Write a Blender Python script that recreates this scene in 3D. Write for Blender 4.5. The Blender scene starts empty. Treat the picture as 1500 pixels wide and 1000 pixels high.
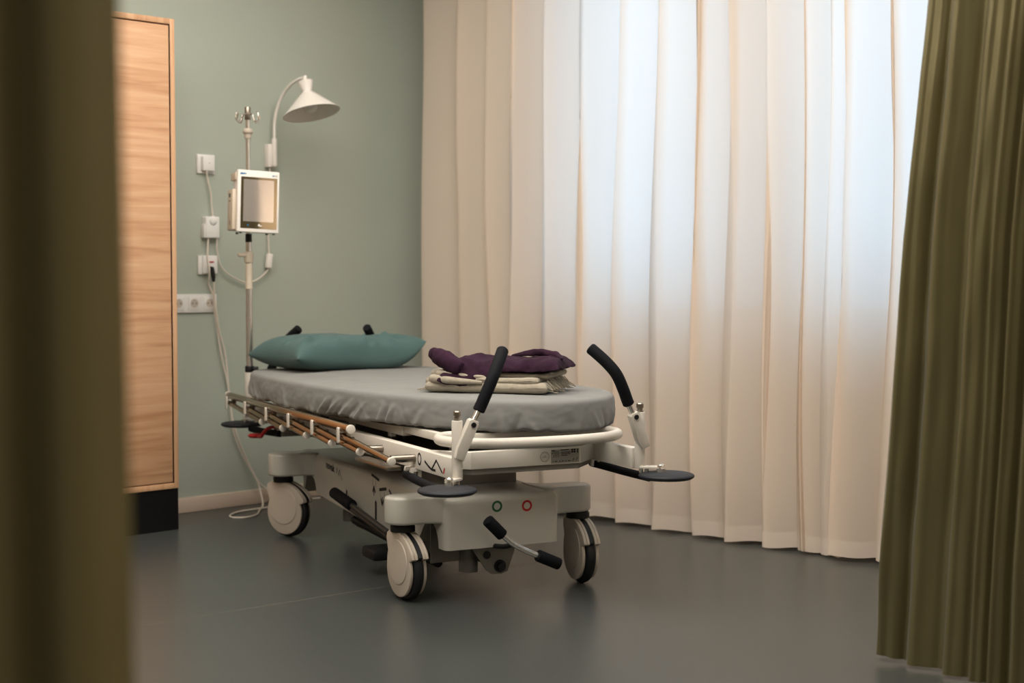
import bpy, bmesh, math, random
from mathutils import Vector, Matrix, noise
random.seed(7)
PI = math.pi
V = Vector
scene = bpy.context.scene
COL = scene.collection

# ------------------------------------------------------------------ helpers
def lin(c):
    return c / 12.92 if c <= 0.04045 else ((c + 0.055) / 1.055) ** 2.4

def rgb(r, g, b):
    return (lin(r / 255), lin(g / 255), lin(b / 255), 1)

def mat(name, col, rough=0.5, metal=0.0, spec=0.5, var=0.0, vscale=8.0, bump=0.0, bscale=200.0, sheen=0.0, coat=0.0):
    m = bpy.data.materials.new(name)
    m.use_nodes = True
    nt = m.node_tree
    b = nt.nodes['Principled BSDF']
    b.inputs['Base Color'].default_value = col
    b.inputs['Roughness'].default_value = rough
    b.inputs['Metallic'].default_value = metal
    b.inputs['Specular IOR Level'].default_value = spec
    b.inputs['Sheen Weight'].default_value = sheen
    b.inputs['Coat Weight'].default_value = coat
    tc = nt.nodes.new('ShaderNodeTexCoord')
    if var > 0:
        n = nt.nodes.new('ShaderNodeTexNoise')
        n.inputs['Scale'].default_value = vscale
        n.inputs['Detail'].default_value = 4
        nt.links.new(tc.outputs['Object'], n.inputs['Vector'])
        r = nt.nodes.new('ShaderNodeValToRGB')
        r.color_ramp.elements[0].position = 0.3
        r.color_ramp.elements[1].position = 0.7
        r.color_ramp.elements[0].color = tuple(max(0, c * (1 - var)) for c in col[:3]) + (1,)
        r.color_ramp.elements[1].color = tuple(min(1, c * (1 + var)) for c in col[:3]) + (1,)
        nt.links.new(n.outputs['Fac'], r.inputs['Fac'])
        nt.links.new(r.outputs['Color'], b.inputs['Base Color'])
    if bump > 0:
        n2 = nt.nodes.new('ShaderNodeTexNoise')
        n2.inputs['Scale'].default_value = bscale
        n2.inputs['Detail'].default_value = 3
        nt.links.new(tc.outputs['Object'], n2.inputs['Vector'])
        bp = nt.nodes.new('ShaderNodeBump')
        bp.inputs['Strength'].default_value = bump
        bp.inputs['Distance'].default_value = 0.004
        nt.links.new(n2.outputs['Fac'], bp.inputs['Height'])
        nt.links.new(bp.outputs['Normal'], b.inputs['Normal'])
    return m

def wood_mat(name, c0, c1, c2, horizontal=True, rough=0.45):
    m = bpy.data.materials.new(name)
    m.use_nodes = True
    nt = m.node_tree
    b = nt.nodes['Principled BSDF']
    b.inputs['Roughness'].default_value = rough
    tc = nt.nodes.new('ShaderNodeTexCoord')
    mp = nt.nodes.new('ShaderNodeMapping')
    mp.inputs['Scale'].default_value = (0.9, 0.9, 14) if horizontal else (14, 14, 0.9)
    nt.links.new(tc.outputs['Object'], mp.inputs['Vector'])
    n = nt.nodes.new('ShaderNodeTexNoise')
    n.inputs['Scale'].default_value = 2.2
    n.inputs['Detail'].default_value = 6
    n.inputs['Distortion'].default_value = 0.6
    nt.links.new(mp.outputs['Vector'], n.inputs['Vector'])
    mp2 = nt.nodes.new('ShaderNodeMapping')
    mp2.inputs['Scale'].default_value = (4, 4, 260) if horizontal else (260, 260, 4)
    nt.links.new(tc.outputs['Object'], mp2.inputs['Vector'])
    n2 = nt.nodes.new('ShaderNodeTexNoise')
    n2.inputs['Scale'].default_value = 1.5
    n2.inputs['Detail'].default_value = 2
    nt.links.new(mp2.outputs['Vector'], n2.inputs['Vector'])
    mx = nt.nodes.new('ShaderNodeMath')
    mx.operation = 'MULTIPLY_ADD'
    mx.inputs[1].default_value = 0.28
    nt.links.new(n2.outputs['Fac'], mx.inputs[0])
    ml = nt.nodes.new('ShaderNodeMath')
    ml.operation = 'MULTIPLY'
    ml.inputs[1].default_value = 0.75
    nt.links.new(n.outputs['Fac'], ml.inputs[0])
    nt.links.new(ml.outputs[0], mx.inputs[2])
    r = nt.nodes.new('ShaderNodeValToRGB')
    r.color_ramp.elements[0].position = 0.36
    r.color_ramp.elements[0].color = c0
    r.color_ramp.elements[1].position = 0.68
    r.color_ramp.elements[1].color = c2
    e = r.color_ramp.elements.new(0.5)
    e.color = c1
    nt.links.new(mx.outputs[0], r.inputs['Fac'])
    nt.links.new(r.outputs['Color'], b.inputs['Base Color'])
    return m

def cloth_mat(name, col, rough=0.85, sheen=0.3, bump=0.25, bscale=900, var=0.08, vscale=14):
    return mat(name, col, rough, 0, 0.25, var, vscale, bump, bscale, sheen)

def sheer_mat(name, col, transl, transp):
    m = bpy.data.materials.new(name)
    m.use_nodes = True
    nt = m.node_tree
    nt.nodes.remove(nt.nodes['Principled BSDF'])
    out = nt.nodes['Material Output']
    tr = nt.nodes.new('ShaderNodeBsdfTranslucent')
    df = nt.nodes.new('ShaderNodeBsdfDiffuse')
    tp = nt.nodes.new('ShaderNodeBsdfTransparent')
    tr.inputs['Color'].default_value = col
    df.inputs['Color'].default_value = col
    tc = nt.nodes.new('ShaderNodeTexCoord')
    n = nt.nodes.new('ShaderNodeTexNoise')
    n.inputs['Scale'].default_value = 500
    nt.links.new(tc.outputs['Object'], n.inputs['Vector'])
    bp = nt.nodes.new('ShaderNodeBump')
    bp.inputs['Strength'].default_value = 0.08
    bp.inputs['Distance'].default_value = 0.002
    nt.links.new(n.outputs['Fac'], bp.inputs['Height'])
    nt.links.new(bp.outputs['Normal'], df.inputs['Normal'])
    m1 = nt.nodes.new('ShaderNodeMixShader')
    m1.inputs[0].default_value = transl
    nt.links.new(df.outputs[0], m1.inputs[1])
    nt.links.new(tr.outputs[0], m1.inputs[2])
    m2 = nt.nodes.new('ShaderNodeMixShader')
    m2.inputs[0].default_value = transp
    nt.links.new(m1.outputs[0], m2.inputs[1])
    nt.links.new(tp.outputs[0], m2.inputs[2])
    nt.links.new(m2.outputs[0], out.inputs['Surface'])
    return m

# --- shape builders on a bmesh
def add_box(bm, x0, x1, y0, y1, z0, z1, bev=0.0, seg=2):
    t = bmesh.new()
    vs = [t.verts.new((x, y, z)) for z in (z0, z1) for y in (y0, y1) for x in (x0, x1)]
    for f in ((0, 2, 3, 1), (4, 5, 7, 6), (0, 1, 5, 4), (2, 6, 7, 3), (0, 4, 6, 2), (1, 3, 7, 5)):
        t.faces.new([vs[i] for i in f])
    if bev > 0:
        bmesh.ops.bevel(t, geom=t.edges[:], offset=bev, segments=seg, profile=0.5, affect='EDGES')
    merge(bm, t)

def merge(bm, t, M=None):
    if M is not None:
        bmesh.ops.transform(t, matrix=M, verts=t.verts[:])
    me = bpy.data.meshes.new('tmp')
    t.to_mesh(me)
    t.free()
    bm.from_mesh(me)
    bpy.data.meshes.remove(me)

def add_tube(bm, pts, r, seg=14, closed=False, caps=True):
    pts = [V(p) for p in pts]
    n = len(pts)
    rad = r if isinstance(r, (list, tuple)) else [r] * n
    rings = []
    prev_n = None
    for i, p in enumerate(pts):
        if closed:
            t = (pts[(i + 1) % n] - pts[i - 1]).normalized()
        else:
            a = pts[max(0, i - 1)]
            b = pts[min(n - 1, i + 1)]
            t = (b - a).normalized()
        if prev_n is None:
            u = V((0, 0, 1)) if abs(t.z) < 0.9 else V((1, 0, 0))
            nn = (u - t * u.dot(t)).normalized()
        else:
            nn = (prev_n - t * prev_n.dot(t)).normalized()
        prev_n = nn
        bb = t.cross(nn)
        rings.append([bm.verts.new(p + (nn * math.cos(a2) + bb * math.sin(a2)) * rad[i]) for a2 in [2 * PI * k / seg for k in range(seg)]])
    m = n if closed else n - 1
    for i in range(m):
        A, B = rings[i], rings[(i + 1) % n]
        for k in range(seg):
            bm.faces.new((A[k], A[(k + 1) % seg], B[(k + 1) % seg], B[k]))
    if caps and not closed:
        bm.faces.new(rings[0][::-1])
        bm.faces.new(rings[-1])

def smooth_path(ctrl, n=8, closed=False):
    P = [V(p) for p in ctrl]
    out = []
    N = len(P)
    last = N if closed else N - 1
    for i in range(last):
        if closed:
            p0, p1, p2, p3 = P[i - 1], P[i], P[(i + 1) % N], P[(i + 2) % N]
        else:
            p0, p1, p2, p3 = P[max(0, i - 1)], P[i], P[i + 1], P[min(N - 1, i + 2)]
        for k in range(n):
            t = k / n
            out.append(0.5 * ((2 * p1) + (p2 - p0) * t + (2 * p0 - 5 * p1 + 4 * p2 - p3) * t * t + (3 * p1 - p0 - 3 * p2 + p3) * t ** 3))
    if not closed:
        out.append(P[-1])
    return out

def cyl(bm, a, b, r, seg=20, bev=0.0):
    a, b = V(a), V(b)
    if bev > 0:
        d = (b - a).normalized() * bev
        add_tube(bm, [a, a + d * 0.3, a + d, b - d, b - d * 0.3, b], [r - bev, r - bev * 0.3, r, r, r - bev * 0.3, r - bev], seg)
    else:
        add_tube(bm, [a, b], r, seg)

def add_lathe(bm, prof, M=None, seg=32):
    # prof: (r, z) list, axis z
    t = bmesh.new()
    rings = []
    for (r, z) in prof:
        if r < 1e-6:
            rings.append([t.verts.new((0, 0, z))])
        else:
            rings.append([t.verts.new((r * math.cos(2 * PI * k / seg), r * math.sin(2 * PI * k / seg), z)) for k in range(seg)])
    for A, B in zip(rings, rings[1:]):
        for k in range(seg):
            k2 = (k + 1) % seg
            if len(A) == 1 and len(B) > 1:
                t.faces.new((A[0], B[k2], B[k]))
            elif len(B) == 1 and len(A) > 1:
                t.faces.new((A[k], A[k2], B[0]))
            elif len(A) > 1:
                t.faces.new((A[k], A[k2], B[k2], B[k]))
    bmesh.ops.recalc_face_normals(t, faces=t.faces[:])
    merge(bm, t, M)

def add_prism(bm, poly, h0, h1, M=None, bev=0.0, seg=3, bev_angle=0.5):
    # poly in (u, v), extruded along w from h0 to h1
    t = bmesh.new()
    A = [t.verts.new((p[0], p[1], h0)) for p in poly]
    B = [t.verts.new((p[0], p[1], h1)) for p in poly]
    n = len(poly)
    fa = t.faces.new(A[::-1])
    fb = t.faces.new(B)
    for k in range(n):
        t.faces.new((A[k], A[(k + 1) % n], B[(k + 1) % n], B[k]))
    bmesh.ops.recalc_face_normals(t, faces=t.faces[:])
    if bev > 0:
        es = list({e for f in (fa, fb) for e in f.edges})
        bmesh.ops.bevel(t, geom=es, offset=bev, segments=seg, profile=0.5, affect='EDGES')
    merge(bm, t, M)

# axis frames: matrix whose columns give u, v, w directions
def frame(u, v, w, o=(0, 0, 0)):
    return Matrix(((u[0], v[0], w[0], o[0]), (u[1], v[1], w[1], o[1]), (u[2], v[2], w[2], o[2]), (0, 0, 0, 1)))

YZX = frame((0, 1, 0), (0, 0, 1), (1, 0, 0))      # poly in (y, z), extruded along x
XZY = frame((1, 0, 0), (0, 0, 1), (0, -1, 0))     # poly in (x, z), extruded along -y

def align(p, d):
    d = V(d).normalized()
    q = V((0, 0, 1)).rotation_difference(d)
    return Matrix.Translation(V(p)) @ q.to_matrix().to_4x4()

def obj(name, bm, m, parent=None, sharp=35, loc=None, rotz=0):
    me = bpy.data.meshes.new(name)
    bmesh.ops.remove_doubles(bm, verts=bm.verts[:], dist=1e-6)
    if loc is not None:
        bmesh.ops.translate(bm, verts=bm.verts[:], vec=-V(loc))
    bm.to_mesh(me)
    bm.free()
    me.polygons.foreach_set('use_smooth', [True] * len(me.polygons))
    me.set_sharp_from_angle(angle=math.radians(sharp))
    me.materials.append(m)
    o = bpy.data.objects.new(name, me)
    COL.objects.link(o)
    if parent is not None:
        o.parent = parent
    elif loc is not None:
        o.location = loc
    return o

def obj_split(name, bm, m, parent):
    # every loose piece becomes an object of its own
    bmesh.ops.remove_doubles(bm, verts=bm.verts[:], dist=1e-6)
    seen = set()
    comps = []
    for v in bm.verts:
        if v in seen:
            continue
        st, comp = [v], []
        seen.add(v)
        while st:
            q = st.pop()
            comp.append(q)
            for e in q.link_edges:
                w_ = e.other_vert(q)
                if w_ not in seen:
                    seen.add(w_)
                    st.append(w_)
        comps.append(comp)
    out = []
    for comp in comps:
        t = bmesh.new()
        mp = {v: t.verts.new(v.co) for v in comp}
        for f in {f for v in comp for f in v.link_faces}:
            t.faces.new([mp[v] for v in f.verts])
        out.append(obj(name, t, m, parent))
    bm.free()
    return out

def B():
    return bmesh.new()

def tag(o, label, cat, group=None, kind=None):
    o['label'] = label
    o['category'] = cat
    if group:
        o['group'] = group
    if kind:
        o['kind'] = kind
    return o

def thing(name, label, cat, loc=(0, 0, 0), rotz=0, group=None):
    o = bpy.data.objects.new(name, None)
    o.empty_display_size = 0.1
    COL.objects.link(o)
    o.location = loc
    o.rotation_euler = (0, 0, rotz)
    return tag(o, label, cat, group)

def struct(name, bm, m, parent=None):
    o = obj(name, bm, m, parent)
    if parent is None:
        o['kind'] = 'structure'
    return o

# ------------------------------------------------------------------ materials
M_wall = mat('wall_paint', rgb(168, 175, 163), 0.8, 0, 0.25, 0.02, 3, 0.06, 300)
M_wallw = mat('wall_paint_white', rgb(150, 146, 136), 0.8, 0, 0.25, 0.02, 3)
M_wallf = mat('wall_paint_cream', rgb(214, 200, 178), 0.8, 0, 0.25, 0.02, 3)
M_ceil = mat('ceiling_paint', rgb(205, 200, 188), 0.9, 0, 0.2, 0.02, 2)
M_base = mat('baseboard_paint', rgb(205, 186, 168), 0.5, 0, 0.4, 0.02, 5)
M_white = mat('white_powder_coat', rgb(205, 198, 187), 0.38, 0, 0.5, 0.015, 6)
M_grey_steel = mat('grey_steel', rgb(120, 116, 108), 0.4, 0.2, 0.5, 0.03, 8)
M_plastic = mat('white_plastic', rgb(180, 168, 153), 0.4, 0, 0.5, 0.02, 5)
M_shell = mat('base_shell', rgb(178, 174, 164), 0.28, 0, 0.5, 0.02, 4)
M_black = mat('black_foam', rgb(15, 16, 20), 0.75, 0, 0.15, 0.1, 60, 0.2, 700)
M_rub = mat('black_rubber', rgb(16, 17, 20), 0.5, 0, 0.4, 0.05, 30)
M_disc = mat('bumper_rubber', rgb(24, 26, 33), 0.6, 0, 0.4, 0.05, 30, 0.15, 500)
M_dark = mat('dark_steel', rgb(62, 62, 60), 0.4, 0.5, 0.5, 0.05, 9)
M_chrome = mat('chrome', rgb(225, 221, 214), 0.16, 0.9, 0.5, 0.02, 5)
M_steel = mat('brushed_steel', rgb(156, 147, 136), 0.28, 1.0, 0.5, 0.03, 40)
M_railm = mat('rail_chrome_wood_tint', rgb(172, 146, 116), 0.2, 1.0, 0.5, 0.03, 40)  # chrome, with a brown tint in place of the wood it mirrors
M_red = mat('red_plastic', rgb(165, 26, 26), 0.4, 0, 0.5, 0.03, 10)
M_ink = mat('black_ink', rgb(24, 22, 22), 0.6, 0, 0.3, 0.02, 10)
M_inkred = mat('red_ink', rgb(165, 28, 30), 0.6, 0, 0.3, 0.02, 10)
M_inkgreen = mat('green_ink', rgb(24, 82, 52), 0.6, 0, 0.3, 0.02, 10)
M_inkgrey = mat('grey_ink', rgb(128, 118, 112), 0.6, 0, 0.3, 0.02, 10)
M_inkblue = mat('blue_ink', rgb(20, 105, 150), 0.5, 0, 0.3, 0.02, 10)
M_label = mat('silver_label', rgb(138, 134, 126), 0.5, 0.1, 0.4, 0.02, 10)
M_sheet = cloth_mat('grey_sheet', rgb(122, 122, 119), 0.9, 0.1, 0.12, 700, 0.05, 9)
M_pillow = cloth_mat('teal_pillowcase', rgb(70, 94, 92), 0.9, 0.08, 0.12, 600, 0.07, 12)
M_blanket = cloth_mat('beige_wool', rgb(154, 145, 129), 0.95, 0.1, 0.5, 420, 0.10, 60)
M_purple = cloth_mat('purple_cotton', rgb(42, 19, 36), 0.95, 0.0, 0.4, 350, 0.25, 25)
M_olive = mat('olive_satin', rgb(110, 101, 66), 0.36, 0.55, 0.6, 0.04, 5, 0.05, 900, 0.1)
M_olive_lit = mat('olive_satin_lit', rgb(114, 103, 64), 0.6, 0.0, 0.4, 0.04, 5, 0.05, 900, 0.1)  # same satin fabric, a paler matte copy so the near curtain looks lit
M_sheer = sheer_mat('sheer_voile', rgb(243, 228, 212), 0.5, 0.012)
M_hem = sheer_mat('sheer_hem', rgb(243, 228, 212), 0.4, 0.0)
M_oak = wood_mat('oak_veneer', rgb(178, 132, 96), rgb(198, 153, 116), rgb(208, 168, 132), True)
M_oakf = wood_mat('oak_edge', rgb(184, 138, 102), rgb(198, 154, 116), rgb(208, 168, 132), False)
M_blk = mat('black_plinth', rgb(14, 14, 15), 0.35, 0, 0.4, 0.05, 10)
M_screen = mat('dark_glass', rgb(122, 114, 103), 0.04, 0.95, 0.6, 0.02, 4)
M_lcd = mat('lcd_grey', rgb(176, 170, 170), 0.05, 0.6, 0.6, 0.02, 4)
M_beige = mat('beige_plastic', rgb(206, 192, 172), 0.45, 0, 0.5, 0.02, 9)
M_lamp = mat('lamp_enamel', rgb(226, 220, 212), 0.45, 0, 0.45, 0.01, 9)
M_sock = mat('socket_plastic', rgb(226, 224, 220), 0.4, 0, 0.5, 0.01, 9)
M_hole = mat('socket_hole', rgb(186, 176, 164), 0.7, 0, 0.3, 0.02, 9)
M_cord = mat('white_cord', rgb(214, 204, 190), 0.5, 0, 0.4, 0.02, 30)
M_bulb = mat('bulb_glass', rgb(225, 222, 215), 0.15, 0, 0.5, 0.01, 9)
M_frame = mat('window_frame_paint', rgb(200, 200, 198), 0.5, 0, 0.5, 0.02, 9)

def floor_mat():
    m = bpy.data.materials.new('linoleum')
    m.use_nodes = True
    nt = m.node_tree
    b = nt.nodes['Principled BSDF']
    tc = nt.nodes.new('ShaderNodeTexCoord')
    n = nt.nodes.new('ShaderNodeTexNoise')
    n.inputs['Scale'].default_value = 1.3
    n.inputs['Detail'].default_value = 6
    nt.links.new(tc.outputs['Object'], n.inputs['Vector'])
    n2 = nt.nodes.new('ShaderNodeTexNoise')
    n2.inputs['Scale'].default_value = 260
    n2.inputs['Detail'].default_value = 2
    nt.links.new(tc.outputs['Object'], n2.inputs['Vector'])
    ad = nt.nodes.new('ShaderNodeMath')
    ad.operation = 'ADD'
    nt.links.new(n.outputs['Fac'], ad.inputs[0])
    nt.links.new(n2.outputs['Fac'], ad.inputs[1])
    r = nt.nodes.new('ShaderNodeValToRGB')
    r.color_ramp.elements[0].position = 0.0
    r.color_ramp.elements[1].position = 1.0
    r.color_ramp.elements[0].color = rgb(57, 60, 58)
    r.color_ramp.elements[1].color = rgb(66, 69, 67)
    hf = nt.nodes.new('ShaderNodeMath')
    hf.operation = 'MULTIPLY'
    hf.inputs[1].default_value = 0.5
    nt.links.new(ad.outputs[0], hf.inputs[0])
    nt.links.new(hf.outputs[0], r.inputs['Fac'])
    nt.links.new(r.outputs['Color'], b.inputs['Base Color'])
    b.inputs['Roughness'].default_value = 0.3
    b.inputs['Specular IOR Level'].default_value = 0.42
    n3 = nt.nodes.new('ShaderNodeTexNoise')
    n3.inputs['Scale'].default_value = 45
    n3.inputs['Detail'].default_value = 3
    nt.links.new(tc.outputs['Object'], n3.inputs['Vector'])
    bp = nt.nodes.new('ShaderNodeBump')
    bp.inputs['Strength'].default_value = 0.03
    bp.inputs['Distance'].default_value = 0.004
    nt.links.new(n3.outputs['Fac'], bp.inputs['Height'])
    nt.links.new(bp.outputs['Normal'], b.inputs['Normal'])
    return m
M_floor = floor_mat()
M_seam = mat('floor_seam', rgb(112, 106, 94), 0.5, 0, 0.4, 0.05, 30)

def glass_mat():
    m = bpy.data.materials.new('window_glass')
    m.use_nodes = True
    nt = m.node_tree
    nt.nodes.remove(nt.nodes['Principled BSDF'])
    t = nt.nodes.new('ShaderNodeBsdfTransparent')
    t.inputs['Color'].default_value = (0.93, 0.96, 0.97, 1)
    g = nt.nodes.new('ShaderNodeBsdfGlossy')
    g.inputs['Roughness'].default_value = 0.02
    fr = nt.nodes.new('ShaderNodeFresnel')
    fr.inputs['IOR'].default_value = 1.3
    mx = nt.nodes.new('ShaderNodeMixShader')
    nt.links.new(fr.outputs[0], mx.inputs[0])
    nt.links.new(t.outputs[0], mx.inputs[1])
    nt.links.new(g.outputs[0], mx.inputs[2])
    nt.links.new(mx.outputs[0], nt.nodes['Material Output'].inputs['Surface'])
    return m
M_glass = glass_mat()

# ------------------------------------------------------------------ room shell
X0, X1, Y0, Y1, ZC = -2.6, 4.95, -2.8, 5.71, 2.95
bm = B(); add_box(bm, X0 - .15, X1 + .15, Y0 - .15, Y1 + .15, -0.1, 0.0); struct('floor', bm, M_floor)
bm = B(); add_box(bm, X0 - .15, X1 + .15, Y0 - .15, Y1 + .15, ZC, ZC + .1); struct('ceiling', bm, M_ceil)
bm = B(); add_box(bm, X0 - .15, X1 + .15, Y1, Y1 + .15, 0, ZC); struct('wall_back', bm, M_wall)
bm = B(); add_box(bm, X0 - .15, X1 + .15, Y0 - .15, Y0, 0, ZC); struct('wall_front', bm, M_wallf)
bm = B(); add_box(bm, X0 - .15, X0, Y0, Y1, 0, ZC); struct('wall_left', bm, M_wallw)
# window wall with two openings plus an unseen third, added for its light
WZ0, WZ1 = 0.86, 2.72
WIN = [(3.64, 4.60), (1.55, 3.44), (-2.1, .95)]
bm = B()
add_box(bm, X1, X1 + .15, Y0, Y1, 0, WZ0)
add_box(bm, X1, X1 + .15, Y0, Y1, WZ1, ZC)
for a, b in ((Y0, -2.1), (.95, 1.55), (3.44, 3.64), (4.60, Y1)):
    add_box(bm, X1, X1 + .15, a, b, WZ0, WZ1)
struct('wall_right', bm, M_wallw)
for i, (a, b) in enumerate(WIN):
    w = bpy.data.objects.new('window_%d' % (i + 1), None)
    COL.objects.link(w)
    w.location = (X1 + .08, (a + b) / 2, WZ0)
    w['kind'] = 'structure'
    bm = B()
    h = (b - a) / 2
    zt = WZ1 - WZ0
    t = 0.05
    add_box(bm, -.03, .03, -h, h, 0, t); add_box(bm, -.03, .03, -h, h, zt - t, zt)
    add_box(bm, -.03, .03, -h, -h + t, t, zt - t); add_box(bm, -.03, .03, h - t, h, t, zt - t)
    obj('window_frame', bm, M_frame, w)
    bm = B(); add_box(bm, -.004, .004, -h + t, h - t, t, zt - t); obj('pane', bm, M_glass, w)
# baseboard on the back wall
bm = B(); add_box(bm, 3.0, X1, Y1 - .014, Y1, 0, 0.066, 0.003); struct('baseboard_back', bm, M_base)
# thin welded seam in the floor sheet
bm = B()
d = V((1.053, -0.08, 0)).normalized()
nrm = V((-d.y, d.x, 0)) * 0.0018
a = V((2.275, 3.951, .0006)) - d * 3.5
b = V((3.328, 3.871, .0006)) + d * 1.4
bm.faces.new([bm.verts.new(p) for p in (a - nrm, b - nrm, b + nrm, a + nrm)])
struct('trim_1', bm, M_seam)

# ------------------------------------------------------------------ cabinet
CX1, CY0 = 3.280, 5.346
CW = 1.25
CX0 = CX1 - CW
cab = thing('tall_cabinet', 'tall oak veneer cabinet on black plinth against the sage wall', 'cabinet', ((CX0 + CX1) / 2, (CY0 + Y1) / 2, 0))
ox, oy = cab.location.x, cab.location.y
def cb(bm, x0, x1, y0, y1, z0, z1, bev=0):
    add_box(bm, x0 - ox, x1 - ox, y0 - oy, y1 - oy, z0, z1, bev)
tk = 0.021
bm = B()
cb(bm, CX1 - tk, CX1, CY0, Y1 - .002, .172, 2.075, .001)
cb(bm, CX0, CX0 + tk, CY0, Y1 - .002, .172, 2.075, .001)
cb(bm, CX0 + tk, CX1 - tk, CY0, Y1 - .002, 2.053, 2.075, .001)
cb(bm, CX0 + tk, CX1 - tk, CY0, Y1 - .002, .172, .194, .001)
cb(bm, CX0 + tk, CX1 - tk, Y1 - .02, Y1 - .002, .194, 2.053)
obj('carcass', bm, M_oakf, cab)
half = (CX0 + CX1) / 2
for (a, b) in ((CX0 + tk + .004, half - .002), (half + .002, CX1 - tk - .005)):
    bm = B(); cb(bm, a, b, CY0 + .002, CY0 + .021, .199, 2.047, .0012)
    obj('door', bm, M_oak, cab)
bm = B(); cb(bm, CX0 + .01, CX1 - .0, CY0 + .006, Y1 - .002, 0, .172); obj('plinth', bm, M_blk, cab)

# ------------------------------------------------------------------ curtains
def curtain_surface(bm, xy, z0, z1, nz, mod):
    """xy: list of (s-parameter, point) plan polyline; mod(i, s, z) -> offset Vector"""
    rows = []
    for k in range(nz + 1):
        z = z0 + (z1 - z0) * k / nz
        rows.append([bm.verts.new(mod(i, z)) for i in range(len(xy))])
    for A, Bq in zip(rows, rows[1:]):
        for i in range(len(A) - 1):
            bm.faces.new((A[i], A[i + 1], Bq[i + 1], Bq[i]))

# sheer curtain along the window wall
XS = 4.68
rs = random.Random(21)
edges = [5.415]
for w in (.26, .19, .17, .20, .21, .215, .205, .20, .17, .175, .165, .10, .075, .19, .165, .17, .18, .16, .19, .17, .2, .18, .2, .19, .17, .2, .18, .19, .2, .17, .19, .2, .18, .2, .19, .18, .2, .19, .17, .2, .19, .2, .18):
    edges.append(edges[-1] - w)
def fold_profile(t):
    # 0..1 across one fold: long face towards the room, then a quick return behind the next fold
    if t < 0.74:
        u = t / 0.74
        return u, 0.5 - 0.5 * math.cos(PI * min(1, u * 1.05))
    u = (t - .74) / .26
    return 1.0, 0
S_PTS = []
cps, own = [], []
for f in range(len(edges) - 1):
    y0, y1 = edges[f], edges[f + 1]
    wd = y1 - y0
    a_ = min(.046, .21 * abs(wd)) * rs.uniform(.85, 1.15)
    sub = rs.uniform(-.25, .25)
    for (ty, tx) in ((0, -1), (.07, -1.02), (.3, -.62 + sub * .5), (.6, .05 + sub), (.86, .72), (1.0, 1.0), (1.045, .72), (1.035, .0), (1.005, -.72)):
        cps.append((a_ * tx, y0 + wd * ty, 0))
        own.append(f)
sm = smooth_path(cps, 4)
for i_, p in enumerate(sm):
    f = own[min(len(own) - 1, i_ // 4)]
    S_PTS.append((f, 0, p.x, p.y))
rn = random.Random(5)
ph = [rn.uniform(0, 6.28) for _ in range(40)]
def sheer_pos(i, z):
    f, t, x, y = S_PTS[i]
    k = max(0.0, 1 - z / 2.9)
    q = 0.52 + .62 * k * k + .08 * k
    yy = y + 0.022 * k * math.sin(ph[f % 40] + z * 1.3) + .010 * math.sin(ph[(f * 7) % 40] + 3.1 * z)
    xx = XS + x * q + .006 * math.sin(2.1 * z + ph[(f * 3) % 40]) + .006 * noise.noise(V((y * 7, z * 1.2, 3)))
    # small crumple just above the hem on a narrow fold
    if f == 12:
        yy += .016 * math.exp(-((z - .22) / .12) ** 2)
    return V((xx, yy, z))
def hem_z(i):
    f, t, x, y = S_PTS[i]
    return .016 + .010 * math.sin(ph[(f * 5) % 40]) * .6 + .004 * math.sin(y * 31)
sheer = thing('sheer_curtain', 'long cream sheer curtain drawn across the bright window', 'curtain', (XS, 4.0, 0))
sv = V((XS, 4.0, 0))
def sheer_rows(z_list, name, m):
    bm = B()
    rows = []
    for zf in z_list:
        rows.append([bm.verts.new(sheer_pos(i, zf) + V((0, 0, hem_z(i) * max(0, 1 - zf / .4))) - sv) for i in range(len(S_PTS))])
    for A, Bq in zip(rows, rows[1:]):
        for i in range(len(A) - 1):
            bm.faces.new((A[i], Bq[i], Bq[i + 1], A[i + 1]))
    return obj(name, bm, m, sheer, sharp=180)
zs = [.062 + (ZC - .002 - .062) * k / 46 for k in range(47)]
sheer_rows(zs, 'panel', M_sheer)
sheer_rows([0, .015, .03, .045, .062], 'hem', M_hem)

# olive privacy curtain at the right (window side)
def olive(name, label, base_pts, pos, m, loc, z0=0.0, nz=60):
    bm = B()
    rows = []
    for k in range(nz + 1):
        rows.append([bm.verts.new(pos(i, k / nz) - V(loc)) for i in range(base_pts)])
    for A, Bq in zip(rows, rows[1:]):
        for i in range(len(A) - 1):
            bm.faces.new((A[i], Bq[i], Bq[i + 1], A[i + 1]))
    o_ = obj(name, bm, m, None, sharp=180)
    o_.location = loc
    return tag(o_, label, 'curtain', 'olive satin privacy curtains')

RC = []   # (y offset from leading edge, x offset)
rq = random.Random(11)
ctrl = []
s_ = 0.0
for wl, am in ((.095, .012), (.135, .022), (.10, .017), (.06, .013), (.06, .014), (.09, .018), (.08, .03), (.06, .024), (.09, .03), (.07, .028), (.08, .03), (.1, .03), (.08, .03), (.1, .03), (.12, .03), (.1, .03), (.09, .03), (.12, .03), (.1, .03), (.1, .03), (.12, .03)):
    for q in range(8):
        ctrl.append((s_ + wl * q / 8, am * math.cos(2 * PI * q / 8 + .6) + .006 * math.cos(4 * PI * q / 8)))
    s_ += wl
RCp = smooth_path([(a, b, 0) for a, b in ctrl], 3)
def rc_edge(z):
    # y of the leading edge by height: flares towards the window near the floor
    P = [(0, 2.2), (.35, 2.178), (.69, 2.150), (1.14, 2.122), (1.45, 2.094), (1.76, 2.066), (2.2, 2.02), (2.95, 1.95)]
    for (a, ya), (b, yb) in zip(P, P[1:]):
        if z <= b:
            t = (z - a) / (b - a)
            t2 = t
            return ya + (yb - ya) * t2
    return P[-1][1]
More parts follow.
